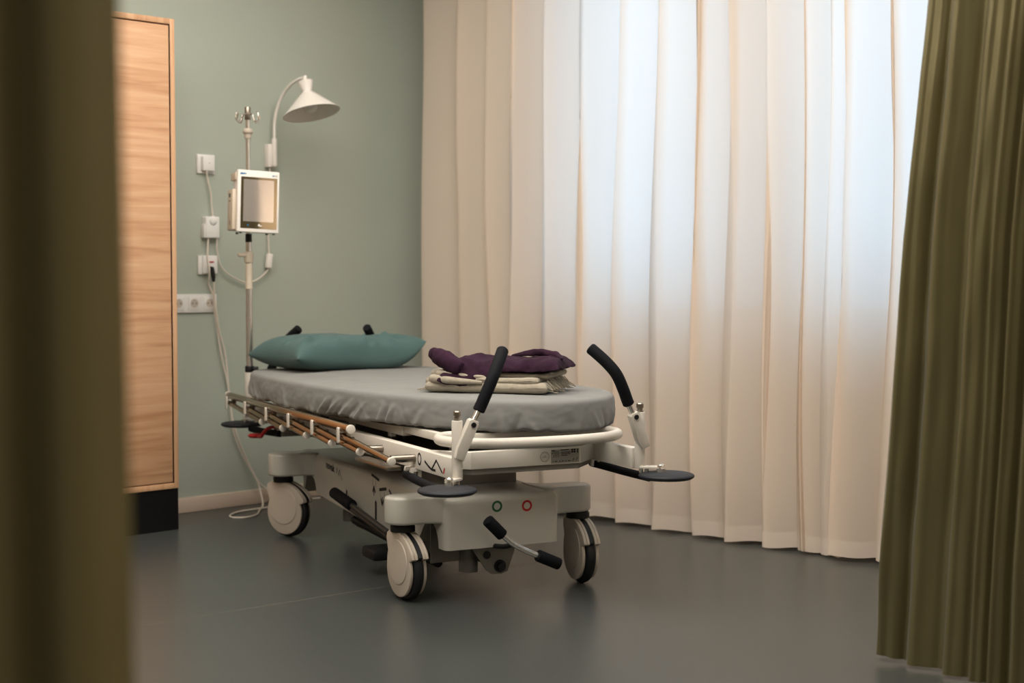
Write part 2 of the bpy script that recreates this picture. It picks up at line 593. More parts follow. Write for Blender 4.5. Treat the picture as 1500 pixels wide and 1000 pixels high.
def rc_pos(i, k):
    p = RCp[i]
    s = p.x
    zb = .022 - .012 * min(1, s / .1)
    z = zb + (ZC - .002 - zb) * k
    ye = rc_edge(z)
    squeeze = 1.0 - .16 * (z / 2.9) - .03 * math.sin(z * 1.7)
    yy = ye + .028 - s * squeeze * .92
    amp = (1.0 - .25 * z / 2.9)
    xx = 3.5 + .03 + p.y * amp - .10 * s + .026 * noise.noise(V((s * 6, z * .8, 1.7))) + .004 * noise.noise(V((s * 30, z * 5, 9)))
    # drawn folds running down from the left edge near the hem
    if s < .13:
        g = (1 - s / .13)
        xx += .008 * g * math.sin(z * 13 + s * 60) * math.exp(-((z - .25) / .2) ** 2)
    return V((xx, yy, z))
olive('privacy_curtain', 'olive green satin curtain hanging at the right, beside the sheer curtain', len(RCp), rc_pos, M_olive, (3.5, 1.8, 0))

# olive curtain close to the camera on the left
LCp = smooth_path([(0, .006, 0), (.010, 0, 0), (.03, -.010, 0), (.055, -.006, 0), (.075, .025, 0), (.095, .06, 0), (.12, .07, 0), (.16, .02, 0), (.2, -.02, 0), (.24, .03, 0), (.28, .05, 0), (.33, -.02, 0), (.38, -.02, 0), (.43, .04, 0), (.48, .04, 0), (.54, -.02, 0)], 6)
ld = V((-.755, .655, 0)).normalized()
lnorm = V((.655, .755, 0))
def lc_pos(i, k):
    p = LCp[i]
    z = .012 + (ZC - .014) * k
    base = V((.617, 1.084, 0)) + V((.0, -.0, 0))
    sh = -.010 * (z - 1.05) / .5
    q = base + ld * (p.x - sh * .55) + lnorm * (p.y * .8)
    return V((q.x, q.y, z))
olive('privacy_curtain', 'olive green curtain blurred in the near left foreground, in front of the cabinet', len(LCp), lc_pos, M_olive_lit, (.4, 1.25, 0), nz=20)

# ------------------------------------------------------------------ stretcher frame of reference
BA = math.radians(-18.1)
O = V((3.3997, 3.5693, 0))
RB = Matrix.Rotation(BA, 4, 'Z')
def L2W(p):
    return O + (RB @ V(p))
def bed_thing(name, label, cat, lp, group=None):
    return thing(name, label, cat, L2W(lp), BA, group)

bed = thing('hospital_stretcher', 'white wheeled hospital stretcher with black push handles, carrying the grey mattress', 'stretcher', O, BA)
CXB = -.025
# --- base shell: hull + four outriggers
bm = B()
def arc(cx_, cy_, r, a0, a1, n=6):
    return [(cx_ + r * math.cos(a0 + (a1 - a0) * k / n), cy_ + r * math.sin(a0 + (a1 - a0) * k / n)) for k in range(n + 1)]
YB = 1.29
prof = [(-.087, .165), (-.03, .165)] + arc(.055, .165, .085, PI, PI / 2, 6) + [(.08, .235), (.11, .2)] + [(.15, .157), (.5, .145), (.8, .16), (1.17, .182)] + arc(1.26, .182, .065, PI, PI / 2, 5) + [(1.31, .247), (1.34, .17), (1.377, .165), (1.377, .338), (-.087, .334)]
t = bmesh.new()
A = [t.verts.new((CXB - .205, p[0], p[1])) for p in prof]
Bv = [t.verts.new((CXB + .205, p[0], p[1])) for p in prof]
fa = t.faces.new(A); fb = t.faces.new(Bv[::-1])
for k in range(len(prof)):
    k2 = (k + 1) % len(prof)
    t.faces.new((A[k2], A[k], Bv[k], Bv[k2]))
bmesh.ops.recalc_face_normals(t, faces=t.faces[:])
es = [e for e in t.edges if (all(abs(v.co.z - .334) < .006 for v in e.verts)) or
      (all(abs(v.co.y + .087) < .001 for v in e.verts) and abs(e.verts[0].co.z - e.verts[1].co.z) > .05) or
      (all(abs(v.co.y - 1.377) < .001 for v in e.verts) and abs(e.verts[0].co.z - e.verts[1].co.z) > .05)]
bmesh.ops.bevel(t, geom=es, offset=.022, segments=4, profile=.5, affect='EDGES')
merge(bm, t)
for yc, fs in ((.015, -1), (YB, 1)):
    for sx in (-1, 1):
        cx_ = CXB + sx * .312
        r = .058
        half = []
        # plan outline in (x, y): rounded end then flaring fillet into the hull
        pts = []
        for k in range(13):
            a2 = -PI / 2 + PI * k / 12
            pts.append((cx_ + sx * r * math.cos(a2), yc + r * math.sin(a2)))
        hull = CXB + sx * .195
        far = yc + r + .0
        pts += [(CXB + sx * .25, yc + r), (CXB + sx * .222, yc + r + .006), (CXB + sx * .205, yc + r + .02), (hull, yc + r + .04),
                (CXB + sx * .16, yc + r + .05), (CXB + sx * .16, yc - r - .03), (hull, yc - r - .028), (CXB + sx * .212, yc - r - .015), (CXB + sx * .235, yc - r - .004), (CXB + sx * .26, yc - r)]
        add_prism(bm, pts, .248, .345 if False else .337, None, .010, 3)
obj('base_shell', bm, M_shell, bed, 40)

# --- symbols on the base
def flat(bm, pts, M):
    vs = [bm.verts.new(M @ V((p[0], p[1], 0))) for p in pts]
    bm.faces.new(vs)
def stroke(bm, a, b, w, M):
    a, b = V((a[0], a[1], 0)), V((b[0], b[1], 0))
    d = (b - a).normalized()
    n = V((-d.y, d.x, 0)) * w / 2
    flat(bm, [tuple((p)[:2]) for p in (a - n, b - n, b + n, a + n)], M)
def ring(bm, c, ro, ri, M, sy=1.0, n=36, h=.0004):
    t = bmesh.new()
    o_ = [t.verts.new((c[0] + ro * math.cos(2 * PI * k / n), c[1] + sy * ro * math.sin(2 * PI * k / n), 0)) for k in range(n)]
    i_ = [t.verts.new((c[0] + ri * math.cos(2 * PI * k / n), c[1] + sy * ri * math.sin(2 * PI * k / n), 0)) for k in range(n)]
    for k in range(n):
        t.faces.new((o_[k], o_[(k + 1) % n], i_[(k + 1) % n], i_[k]))
    merge(bm, t, M)
FRONT = frame((1, 0, 0), (0, 0, 1), (0, -1, 0), (0, -.0876, 0))
bm = B(); ring(bm, (-.049, .297), .0185, .0115, FRONT); o = obj('brake_symbol', bm, M_inkgreen, bed); o['label'] = 'green ring on the base front'
bm = B(); ring(bm, (.059, .292), .0185, .0115, FRONT); o = obj('brake_symbol', bm, M_inkred, bed); o['label'] = 'red ring on the base front'
SX = CXB - .2056
SIDE = frame((0, -1, 0), (0, 0, 1), (-1, 0, 0), (SX, 0, 0))     # u = -y, v = z
bm = B()
def S(y0, z0, y1, z1, w):
    stroke(bm, (-y0, z0), (-y1, z1), w, SIDE)
S(.578, .3315, .502, .319, .010)
S(.566, .318, .566, .292, .002); S(.535, .314, .535, .291, .002)
S(.553, .296 - .028, .553, .262 - .005, .006)
S(.553, .292, .566, .270, .007); S(.553, .292, .540, .270, .007); S(.553, .294, .553, .262, .007)
flat(bm, [(-.544, .152), (-.526, .152), (-.526, .235), (-.531, .242), (-.535, .244), (-.539, .242), (-.544, .235)], SIDE)
obj('raise_symbol', bm, M_ink, bed)
bm = B()
S(.500, .286, .430, .298, .011)
S(.490, .277, .490, .257, .002); S(.452, .284, .452, .262, .002)
S(.472, .264, .472, .236, .007); S(.472, .234, .486, .256, .007); S(.472, .234, .458, .256, .007)
S(.406, .298, .380, .282, .010)
obj('lower_symbol', bm, M_ink, bed)
bm = B()
flat(bm, [(-.848, .205), (-.833, .205), (-.833, .236), (-.838, .243), (-.843, .243), (-.848, .236)], SIDE)
obj('pedal_slot', bm, M_ink, bed)
def text_mesh(txt, size):
    cu = bpy.data.curves.new('t', 'FONT')
    cu.body = txt
    cu.size = size
    cu.offset = .0012
    cu.resolution_u = 3
    o_ = bpy.data.objects.new('t', cu)
    COL.objects.link(o_)
    dg = bpy.context.evaluated_depsgraph_get()
    me = bpy.data.meshes.new_from_object(o_.evaluated_get(dg))
    bpy.data.objects.remove(o_)
    t = bmesh.new()
    t.from_mesh(me)
    bpy.data.meshes.remove(me)
    return t
bm = B()
t = text_mesh('novak', .040)
rot = Matrix.Rotation(math.radians(-4), 4, 'Z')
merge(bm, t, SIDE @ Matrix.Translation((-1.075, .298, 0)) @ rot)
for (y0, z0, y1, z1) in ((.955, .288, .95, .312), (.95, .312, .925, .284), (.925, .284, .92, .308), (.92, .308, .89, .27)):
    S2 = stroke(bm, (-y0, z0), (-y1, z1), .003, SIDE)
obj('lettering', bm, M_ink, bed)

# --- castors
def caster(pos, yaw):
    c = bpy.data.objects.new('caster', None)
    COL.objects.link(c)
    c.parent = bed
    c.location = pos
    c.rotation_euler = (0, 0, yaw)
    # wheel runs in local (y, z) plane, axle along x, front lip at -y
    bm = B()
    prof = []
    for k in range(17):
        a2 = -PI / 2 + PI * k / 16
        prof.append((.1 - .012 + .012 * math.cos(a2), .017 * math.sin(a2)))
    prof = [(.07, -.017)] + prof + [(.07, .017)]
    add_lathe(bm, prof, frame((0, 1, 0), (0, 0, 1), (1, 0, 0), (0, 0, .1)), 48)
    obj('tyre', bm, M_rub, c)
    bm = B()
    def plate_poly():
        p = []
        # big disc, lower part
        for k in range(25):
            a2 = math.radians(168 + (395 - 168) * k / 24)
            p.append((.0905 * math.cos(a2), .1 + .0905 * math.sin(a2)))
        # front lip (towards -y is mirrored below), hood
        p = []
        for k in range(30):
            a2 = math.radians(150 + 235 * k / 29)           # from upper back round the bottom to upper front
            p.append((.0875 * math.cos(a2), .1 + .0875 * math.sin(a2)))
        p += [(.0885, .139), (.102, .147), (.098, .158)]
        for k in range(9):
            a2 = math.radians(36 + 50 * k / 8)
            p.append((-.028 + .155 * math.cos(a2), .072 + .150 * math.sin(a2)))
        p += [(-.03, .224), (-.062, .223), (-.086, .21), (-.0905, .19)]
        return p
    pp = [(-a, b) for a, b in plate_poly()]
    for x0, x1 in ((-.030, -.0185), (.0185, .030)):
        add_prism(bm, pp[::-1], x0, x1, YZX, .0035, 2)
    obj_split('wheel_cover', bm, M_plastic, c)
    bm = B()
    for sx in (-1, 1):
        Mx = frame((0, 1, 0), (0, 0, 1), (sx, 0, 0), (sx * .0295, .006, .1235))
        add_lathe(bm, [(0, .0045), (.060, .0045), (.0705, .003), (.073, 0)], Mx, 40)
    obj_split('hub_cap', bm, M_plastic, c)
    hood = [(-a, b) for a, b in ([(.089, .140), (.102, .147), (.098, .158)] + [(-.028 + .155 * math.cos(math.radians(36 + 50 * k / 8)), .072 + .150 * math.sin(math.radians(36 + 50 * k / 8))) for k in range(9)] + [(-.03, .224), (-.062, .223), (-.07, .20), (0, .205), (.05, .18)])]
    for x0, x1 in ((-.0185, -.009), (.009, .0185)):
        bm = B()
        add_prism(bm, hood[::-1], x0, x1, YZX, .001, 1)
        obj('wheel_hood', bm, M_plastic, c)
    bm = B()
    strip = [(-a, b) for a, b in ([(.092, .140), (.099, .150)] + [(-.028 + .152 * math.cos(math.radians(36 + 50 * k / 8)), .072 + .147 * math.sin(math.radians(36 + 50 * k / 8))) for k in range(9)] + [(-.03, .219), (-.06, .218), (-.07, .20), (0, .205), (.05, .18)])]
    add_prism(bm, strip[::-1], -.009, .009, YZX)
    obj('cover_gap_strip', bm, M_rub, c)  # black strip filling the gap between the two wheel covers
    bm = B()
    cyl(bm, (0, .028, .218), (0, .028, .236), .040, 28)
    cyl(bm, (0, .028, .232), (0, .028, .250), .036, 28)
    obj('swivel_collar', bm, M_rub, c)
    return c
YW = .012
caster((CXB - .300, .01, 0), math.radians(4))
caster((CXB + .335, .005, 0), math.radians(-6))
caster((CXB - .285, YB + .01, 0), math.radians(32))
caster((CXB + .30, YB + .01, 0), math.radians(15))

# --- under-base gear
bm = B()
add_prism(bm, [(-.135, .19), (.05, .19), (.043, .134), (.018, .07), (-.005, .062), (-.04, .064), (-.06, .08)], .02, .026, XZY)
add_box(bm, -.16, .10, .03, 1.25, .19, .30)
cyl(bm, (-.085, .06, .063), (-.085, .06, .20), .032, 20)
cyl(bm, (-.085, 1.2, .063), (-.085, 1.2, .20), .032, 20)
add_box(bm, -.22, -.10, .06, .065, .10, .235)
add_prism(bm, [(1.21, .2), (.93, .2), (.95, .1), (.99, .062), (1.05, .062), (1.10, .09), (1.17, .14)], -.115, -.109, YZX)
obj('chassis_bracket', bm, M_dark if False else M_grey_steel, bed)
bm = B()
cyl(bm, (-.057, -.029, .129), (-.057, -.02, .129), .013)
cyl(bm, (-.01, -.045, .089), (-.01, 1.3, .089), .014, 8)
cyl(bm, (-.01, -.030, .089), (-.01, .03, .089), .021, 16)
for yy in (.062 - .004,):
    cyl(bm, (-.155, yy, .2), (-.155, yy + .006, .2), .012)
    cyl(bm, (-.185, yy, .2), (-.185, yy + .006, .2), .012)
cyl(bm, (-.112, 1.075, .085), (-.112, .25, .06), .017, 12)
cyl(bm, (-.117, 1.13, .16), (-.108, 1.13, .16), .016, 12)
obj('brake_linkage', bm, M_rub, bed)
bm = B(); add_box(bm, -.30, -.16, .38, .50, .055, .095, .012); cyl(bm, (-.2, .44, .085), (-.1, .44, .2), .012)
obj('floor_pedal', bm, M_rub, bed)
# front pedal
fp = bpy.data.objects.new('brake_pedal', None); COL.objects.link(fp); fp.parent = bed
path = smooth_path([(-.136, -.2, .275), (-.10, -.2, .240), (-.062, -.2, .205), (-.025, -.2, .180), (.02, -.2, .158), (.06, -.2, .140), (.119, -.2, .114)], 6)
bm = B(); add_tube(bm, path, .0095, 14)
obj('lever', bm, M_chrome, fp)
bm = B(); add_tube(bm, smooth_path([(-.045, -.198, .192), (-.050, -.14, .175), (-.058, -.06, .168), (-.06, .0, .18)], 6), .008, 10); obj('pedal_arm', bm, M_rub, fp)
for a, b in (((-.137, -.2, .276), (-.083, -.2, .2225)), ((.040, -.2, .1495), (.119, -.2, .114))):
    bm = B(); cyl(bm, a, b, .0195, 20, .004); obj('grip', bm, M_black, fp)
# side pedal
sp = bpy.data.objects.new('brake_pedal', None); COL.objects.link(sp); sp.parent = bed
bm = B(); cyl(bm, (-.275, .86, .234), (-.275, .30, .168), .010, 14); cyl(bm, (-.275, .66, .196), (-.24, .30, .125), .009, 12)
obj('lever', bm, M_dark, sp)
bm = B(); cyl(bm, (-.275, .855, .232), (-.275, .66, .2105), .021, 20, .004); obj('grip', bm, M_black, sp)

# --- lift columns
for (y0, y1) in ((.165, .33), (.95, 1.12)):
    bm = B()
    add_box(bm, -.075, .145, y0, y1, .33, .39, .003)
    add_box(bm, -.06, .13, y0 + .01, y1 - .01, .385, .45, .003)
    obj('lift_column', bm, M_grey_steel, bed)

# --- upper frame
SBX = .31
bm = B()
for sx in (-1, 1):
    add_box(bm, sx * SBX - .016, sx * SBX + .016, -.36, 1.67, .432, .4975, .003)
for yc, s in ((-.205, 1), (1.505, -1)):
    # cross beam with chamfered corners, plan polygon
    w = .03 * s
    poly = [(-.31, yc + .105 * s), (-.195, yc), (.195, yc), (.31, yc + .105 * s), (.31, yc + .145 * s), (.185, yc + w), (-.185, yc + w), (-.31, yc + .145 * s)]
    if s < 0:
        poly = poly[::-1]
    add_prism(bm, poly, .438, .4925, None, .002, 2)
obj_split('frame_beam', bm, M_white, bed)
bm = B()
for yc, s in ((-.197, 1), (1.497, -1)):
    poly = [(-.29, yc + .10 * s), (-.19, yc), (.19, yc), (.29, yc + .10 * s), (.29, yc + .13 * s), (.18, yc + .03 * s), (-.18, yc + .03 * s), (-.29, yc + .13 * s)]
    if s < 0:
        poly = poly[::-1]
    add_prism(bm, poly, .420, .439, None)
add_box(bm, -.20, .25, .1, 1.2, .44, .458)
obj_split('lower_channel', bm, M_grey_steel, bed)
# symbols on the near side beam (faces -x)
BX = frame((0, -1, 0), (0, 0, 1), (-1, 0, 0), (-SBX - .0166, 0, 0))
bm = B()
ring(bm, (.103, .4675), .0155, .0105, BX, 1.3)
obj('beam_symbol', bm, M_ink, bed)
bm = B()
def S3(a, b, w):
    stroke(bm, a, b, w, BX)
pts = [(.145, .466), (.175, .4535), (.2, .446), (.232, .446)]
for a, b in zip(pts, pts[1:]):
    S3(a, b, .0075)
S3((.202, .447), (.238, .479), .0065)
S3((.236, .4795), (.285, .4445), .0065)
obj('beam_symbol', bm, M_ink, bed)
bm = B(); S3((.293, .444), (.302, .462), .007); o = obj('beam_symbol', bm, M_inkred, bed); o['label'] = 'short red slash'
# type label and round sticker on the front beam
LB = frame((1, 0, 0), (0, 0, 1), (0, -1, 0), (0, -.2057, 0))
bm = B(); flat(bm, [(.086, .4415), (.188, .4425), (.188, .4865), (.086, .4855)], LB)
tl = obj('type_label', bm, M_label, bed)
LB2 = frame((1, 0, 0), (0, 0, 1), (0, -1, 0), (0, -.2062, 0))
bm = B()
def SL(x0, z0, x1, z1, w):
    stroke(bm, (x0, z0), (x1, z1), w, LB2)
SL(.088, .4825, .100, .4827, .003); SL(.120, .4835, .150, .484, .003)
flat(bm, [(.088, .472), (.092, .473), (.092, .476), (.088, .475)], LB2)
for k in range(4):
    SL(.094, .4785 - k * .0035, .114 + .002 * (k % 2), .4787 - k * .0035, .0012)
for k in range(3):
    SL(.122, .476 - k * .005, .146, .4763 - k * .005, .0022)
ring(bm, (.151, .4735), .0045, .0022, LB2)
for a in range(2):
    for b2 in range(2):
        x = .159 + a * .0085; z = .4735 + b2 * .0065
        flat(bm, [(x, z), (x + .007, z), (x + .007, z + .0055), (x, z + .0055)], LB2)
flat(bm, [(.180, .472), (.184, .472), (.184, .485), (.180, .485)], LB2)
for x in (.094, .102, .110):
    SL(x, .463, x + .003, .463, .003)
for x, w in ((.092, .003), (.099, .009), (.115, .005), (.124, .008), (.137, .005), (.147, .009)):
    SL(x, .448, x + w, .448, .0028)
SL(.162, .446, .170, .453, .0018); SL(.176, .447, .182, .458, .0018); SL(.164, .452, .170, .456, .0015)
obj('print', bm, M_ink, tl)
bm = B(); ring(bm, (.063, .4645), .0165, .0145, LB2); ring(bm, (.063, .4645), .0112, .0104, LB2)
stroke(bm, (.057, .467), (.069, .467), .0018, LB2); stroke(bm, (.056, .4625), (.070, .4625), .0018, LB2)
obj('round_sticker', bm, M_inkgrey, bed)

# corner posts, handles, discs
def corner(sx, sy):
    """sy=-1 foot end, +1 head end"""
    y0 = -.365 if sy < 0 else 1.665
    def P(x, y, z):
        return (sx * x, y0 - sy * (y + .365) if sy > 0 else y, z)
    post = bpy.data.objects.new('corner_post', None); COL.objects.link(post); post.parent = bed
    bm = B()
    cyl(bm, P(.316, -.372, .434), P(.316, -.372, .612), .0165, 24, .002)
    add_prism(bm, [(-.008, -.012), (.05, -.018), (.062, -.008), (.062, .004), (.05, .012), (0, .016), (-.016, .008), (-.016, -.004)], .434, .442,
              frame((sx * .75, (-.66 if sy < 0 else .66), 0), (sx * -.66 * (1 if sy < 0 else 1), (-.75 if sy < 0 else .75), 0), (0, 0, 1), P(.318, -.376, 0)), .0015, 2)
    obj('post_tube', bm, M_white, post)
    bm = B()
    p0 = V(P(.316, -.372, .6))
    add_lathe(bm, [(0.0, .0), (.011, 0), (.011, .016), (.0085, .018), (.0085, .024), (.0115, .026), (.0115, .038), (.009, .041), (0, .041)], Matrix.Translation(p0), 20)
    obj('pin', bm, M_steel, post)
    # handle
    h = bpy.data.objects.new('push_handle', None); COL.objects.link(h); h.parent = bed
    a = V(P(.322, -.385, .500)); b = V(P(.279, -.398, .602))
    d = (b - a).normalized()
    bm = B()
    t = bmesh.new()
    L = (b - a).length
    poly = [(-.018, 0), (.010, 0), (.017, .03), (.0165, L + .008), (.010, L + .014), (-.012, L + .014), (-.017, L + .006), (-.0175, .02)]
    v_ = d
    w_ = V((0, 1, 0))
    u_ = v_.cross(w_).normalized()
    w_ = u_.cross(v_).normalized()
    add_prism(bm, poly, -.013, .013, frame(u_, v_, w_, a), .002, 2)
    obj('bracket', bm, M_white, h)
    bm = B()
    cyl(bm, b - w_ * .016, b + w_ * .016, .008, 14)
    obj('pivot_bolt', bm, M_rub, h)
    path = smooth_path([b, P(.255, -.400, .648), P(.236, -.403, .69), P(.212, -.40, .738), P(.184, -.378, .778), P(.153, -.345, .815)], 8)
    bm = B(); add_tube(bm, path[:20], .0095, 16); obj('tube', bm, M_chrome, h)
    bm = B()
    gp = path[7:]
    rr = [.0185] * len(gp)
    d0 = (gp[0] - gp[1]).normalized(); d1 = (gp[-1] - gp[-2]).normalized()
    pts = [gp[0] + d0 * .003] + gp + [gp[-1] + d1 * .004]
    rr = [.0155] + rr + [.0155]
    add_tube(bm, pts, rr, 22)
    obj('grip', bm, M_black, h)
    # bumper disc
    dpos = V(P(.376, -.435, .424))
    dk = bpy.data.objects.new('bumper', None); COL.objects.link(dk); dk.parent = bed
    bm = B()
    add_lathe(bm, [(0, -.012), (.055, -.012), (.078, -.0095), (.087, -.004), (.088, .001), (.085, .005), (.072, .0085), (.04, .011), (0, .012)], Matrix.Translation(dpos + V((0, 0, -.010))), 48)
    obj('bumper_disc', bm, M_disc, dk)
    bm = B()
    c0 = dpos + V((-sx * .012, (.012 if sy < 0 else -.012), 0))
    cyl(bm, c0 + V((0, 0, -.002)), c0 + V((0, 0, .012)), .015, 18)
    c1 = V(P(.326, -.385, .425))
    cyl(bm, c1 + V((sx * .008, 0, -.005)), c1 + V((sx * .008, 0, .010)), .007, 12)
    cyl(bm, c1 + V((-sx * .008, .008, -.005)), c1 + V((-sx * .008, .008, .010)), .007, 12)
    add_lathe(bm, [(.012, 0), (.011, .005), (.006, .009), (0, .010)], Matrix.Translation(c0 + V((0, 0, .018))), 18)
    obj_split('bumper_bolt', bm, M_chrome, dk)
    # padded strut from the beam to the disc
    bm = B()
    add_tube(bm, smooth_path([P(.338, -.02, .410), P(.346, -.12, .406), P(.352, -.24, .402), P(.358, -.36, .400)], 4), .0135, 14)
    obj('bumper_strut', bm, M_black, dk)
    bm = B()
    for q in (-.03, -.075):
        add_prism(bm, [(-.018, 0), (.018, 0), (.020, -.012), (.012, -.028), (.006, -.028), (.010, -.012), (-.008, -.012), (-.010, -.03), (-.018, -.03)], 0, .012,
                  frame((1 * sx, 0, 0), (0, 0, 1), (0, 1, 0), P(.325, q, .436)))
    obj_split('strut_clip', bm, M_white, dk)
for sx in (-1, 1):
    for sy in (-1, 1):
        corner(sx, sy)

# foot hoop and mattress deck
def hoop(yc, s):
    def Q(x, y):
        return (x, yc - s * y if s < 0 else yc + y, .535)
    pts = [(-.17, .27), (-.26, .25), (-.297, .17), (-.275, .085), (-.20, .025), (-.1, .002), (.0, -.003), (.1, .002), (.21, .03), (.285, .09), (.305, .17), (.265, .25), (.17, .27)]
    bm = B()
    add_tube(bm, smooth_path([Q(*p) for p in pts], 6), .0165, 18)
    obj('end_hoop', bm, M_white, bed)
hoop(-.375, 1)
bm = B()
def outline_deck(k):
    return [(x * k * .94, .7 + (y - .7) * .955) for x, y in ((-.36, 1.58), (-.37, 1.3), (-.36, .6), (-.30, .2), (-.2, -.05), (0, -.16), (.2, -.12), (.34, .1), (.38, .4), (.38, 1.3), (.36, 1.58))]
add_prism(bm, outline_deck(1)[::-1], .541, .549)
obj('mattress_deck', bm, M_blk, bed)
bm = B()
for sx in (-1, 1):
    add_box(bm, sx * .235 - .018, sx * .235 + .018, .22, 1.5, .505, .541, .002)
    add_box(bm, sx * .235 - .012, sx * .235 + .012, -.12, .25, .515, .541, .002)
add_box(bm, -.235, .235, .23, .27, .505, .541, .002)
add_box(bm, -.235, .235, 1.46, 1.5, .505, .541, .002)
add_box(bm, -.20, .22, -.13, -.10, .508, .541, .002)
for y in (.35, .75, 1.15):
    for sx in (-1, 1):
        add_box(bm, sx * .235 - .008, sx * .235 + .008, y, y + .03, .49, .51)
obj_split('deck_frame', bm, M_white, bed)
bm = B()
for sx in (-1, 1):
    for y in (-.05, .5, 1.3):
        add_box(bm, sx * .16 - .02, sx * .16 + .02, y, y + .05, .455, .541, .002)
add_box(bm, -.05, .19, -.12, .15, .492, .541, .004)
cyl(bm, (.03, -.15, .492), (.03, -.15, .52), .006, 10); cyl(bm, (.05, -.15, .492), (.05, -.15, .52), .006, 10)
obj_split('deck_support', bm, M_grey_steel, bed)

# --- near side rail, folded down
rail = bpy.data.objects.new('side_rail', None); COL.objects.link(rail); rail.parent = bed
RX = -.42
bm = B(); cyl(bm, (RX, .275, .530), (RX, 1.775, .534), .0145, 22, .003); obj('top_bar', bm, M_railm, rail)
bm = B(); cyl(bm, (RX, .262, .530), (RX, .276, .530), .0158, 22, .003); cyl(bm, (RX, 1.774, .534), (RX, 1.788, .534), .0158, 22, .003); obj_split('end_cap', bm, M_white, rail)
ctop = [1.748, 1.472, 1.18, .896, .62, .341]
cbot = [1.291, 1.023, .736, .46, .182, -.10]
for a, b in zip(ctop, cbot):
    p0 = V((RX, a + .0, .500)); p1 = V((RX, b + .014, .4655))
    bm = B(); add_tube(bm, [p0, p1], .0105, 16); up = obj('upright_bar', bm, M_railm, rail)
    d = (p1 - p0).normalized()
    bm = B(); cyl(bm, p1, p1 + d * .010, .006, 12); cyl(bm, p1 + d * .008, p1 + d * .022, .0135, 20, .002); obj('end_cap', bm, M_white, up)
    bm = B(); add_prism(bm, [(-.0105, -.024), (-.006, -.028), (.006, -.028), (.0105, -.024), (.0105, .022), (.006, .026), (-.006, .026), (-.0105, .022)], 0, .006,
                        frame((0, -1, 0), (0, 0, 1), (-1, 0, 0), (RX - .0155, a, .506)), .0015, 2)
    obj('clamp', bm, M_white, up)
    bm = B(); add_box(bm, RX + .004, RX + .022, a - .014, a + .014, .488, .528, .003); cyl(bm, (RX - .016, a, .505), (RX + .012, a, .505), .007, 10)
    obj('joint', bm, M_steel, up)
    bm = B(); cyl(bm, (RX + .012, b + .036, .4665), (-SBX - .015, b + .036, .4665), .0125, 18); obj('pivot_pin', bm, M_steel, up)
bm = B(); add_box(bm, -.385, -.335, .03, .33, .417, .430, .002); obj('lower_bar', bm, M_steel, rail)
# red release lever at the head end
bm = B()
add_tube(bm, smooth_path([(-.33, 1.33, .44), (-.37, 1.36, .432), (-.385, 1.39, .41), (-.385, 1.42, .392), (-.385, 1.47, .388)], 5), .007, 12)
add_lathe(bm, [(0, -.010), (.025, -.008), (.034, 0), (.025, .008), (0, .010)], Matrix.Translation((-.385, 1.50, .388)) , 24)
obj('release_lever', bm, M_red, bed)
bm = B(); add_box(bm, -.335, -.25, 1.30, 1.40, .40, .436, .003); obj('lever_block', bm, M_grey_steel, bed)
# IV pole socket
bm = B(); cyl(bm, (-.345, 1.72, .47), (-.345, 1.72, .632), .021, 22, .002); add_box(bm, -.345, -.30, 1.64, 1.735, .47, .497, .002)
obj('pole_socket', bm, M_white, bed)

# ------------------------------------------------------------------ mattress with fitted sheet
ml = (0, .65, .553)
mt_ctrl = [(-.37, 1.60), (-.405, 1.47), (-.42, 1.2), (-.41, .9), (-.375, .55), (-.315, .27), (-.23, .04), (-.12, -.14), (.0, -.25), (.10, -.285), (.21, -.255), (.325, -.165),
           (.415, -.03), (.45, .14), (.455, .35), (.445, .7), (.425, 1.1), (.41, 1.35), (.375, 1.56), (.30, 1.66), (.15, 1.69), (-.15, 1.69), (-.29, 1.665)]
mp_ = smooth_path([(x, y, 0) for x, y in mt_ctrl], 24, True)
# resample by arc length
def resample(P, n):
    L = [0]
    Q = P + [P[0]]
    for a, b in zip(Q, Q[1:]):
        L.append(L[-1] + (b - a).length)
    out = []
    j = 0
    for k in range(n):
        s = L[-1] * k / n
        while L[j + 1] < s:
            j += 1
        t = (s - L[j]) / max(1e-9, L[j + 1] - L[j])
        out.append(Q[j].lerp(Q[j + 1], t))
    return out, L[-1]
NM = 720
MP, ML = resample(mp_, NM)
MN = []
for i in range(NM):
    t = (MP[(i + 1) % NM] - MP[i - 1]).normalized()
    MN.append(V((-t.y, t.x, 0)) * -1)
# orientation: outline runs from head-left towards the foot (counter-clockwise) -> outward normal is to the right of travel
cent = V((.02, .7, 0))
if sum((MP[i] - cent).dot(MN[i]) for i in range(NM)) < 0:
    MN = [-n for n in MN]
rw = random.Random(3)
FOLDS = []
for k in range(95):
    s = rw.uniform(0, ML)
    FOLDS.append((s, rw.uniform(-.09, .09), rw.uniform(.006, .014), rw.uniform(-.5, 1) * .006))
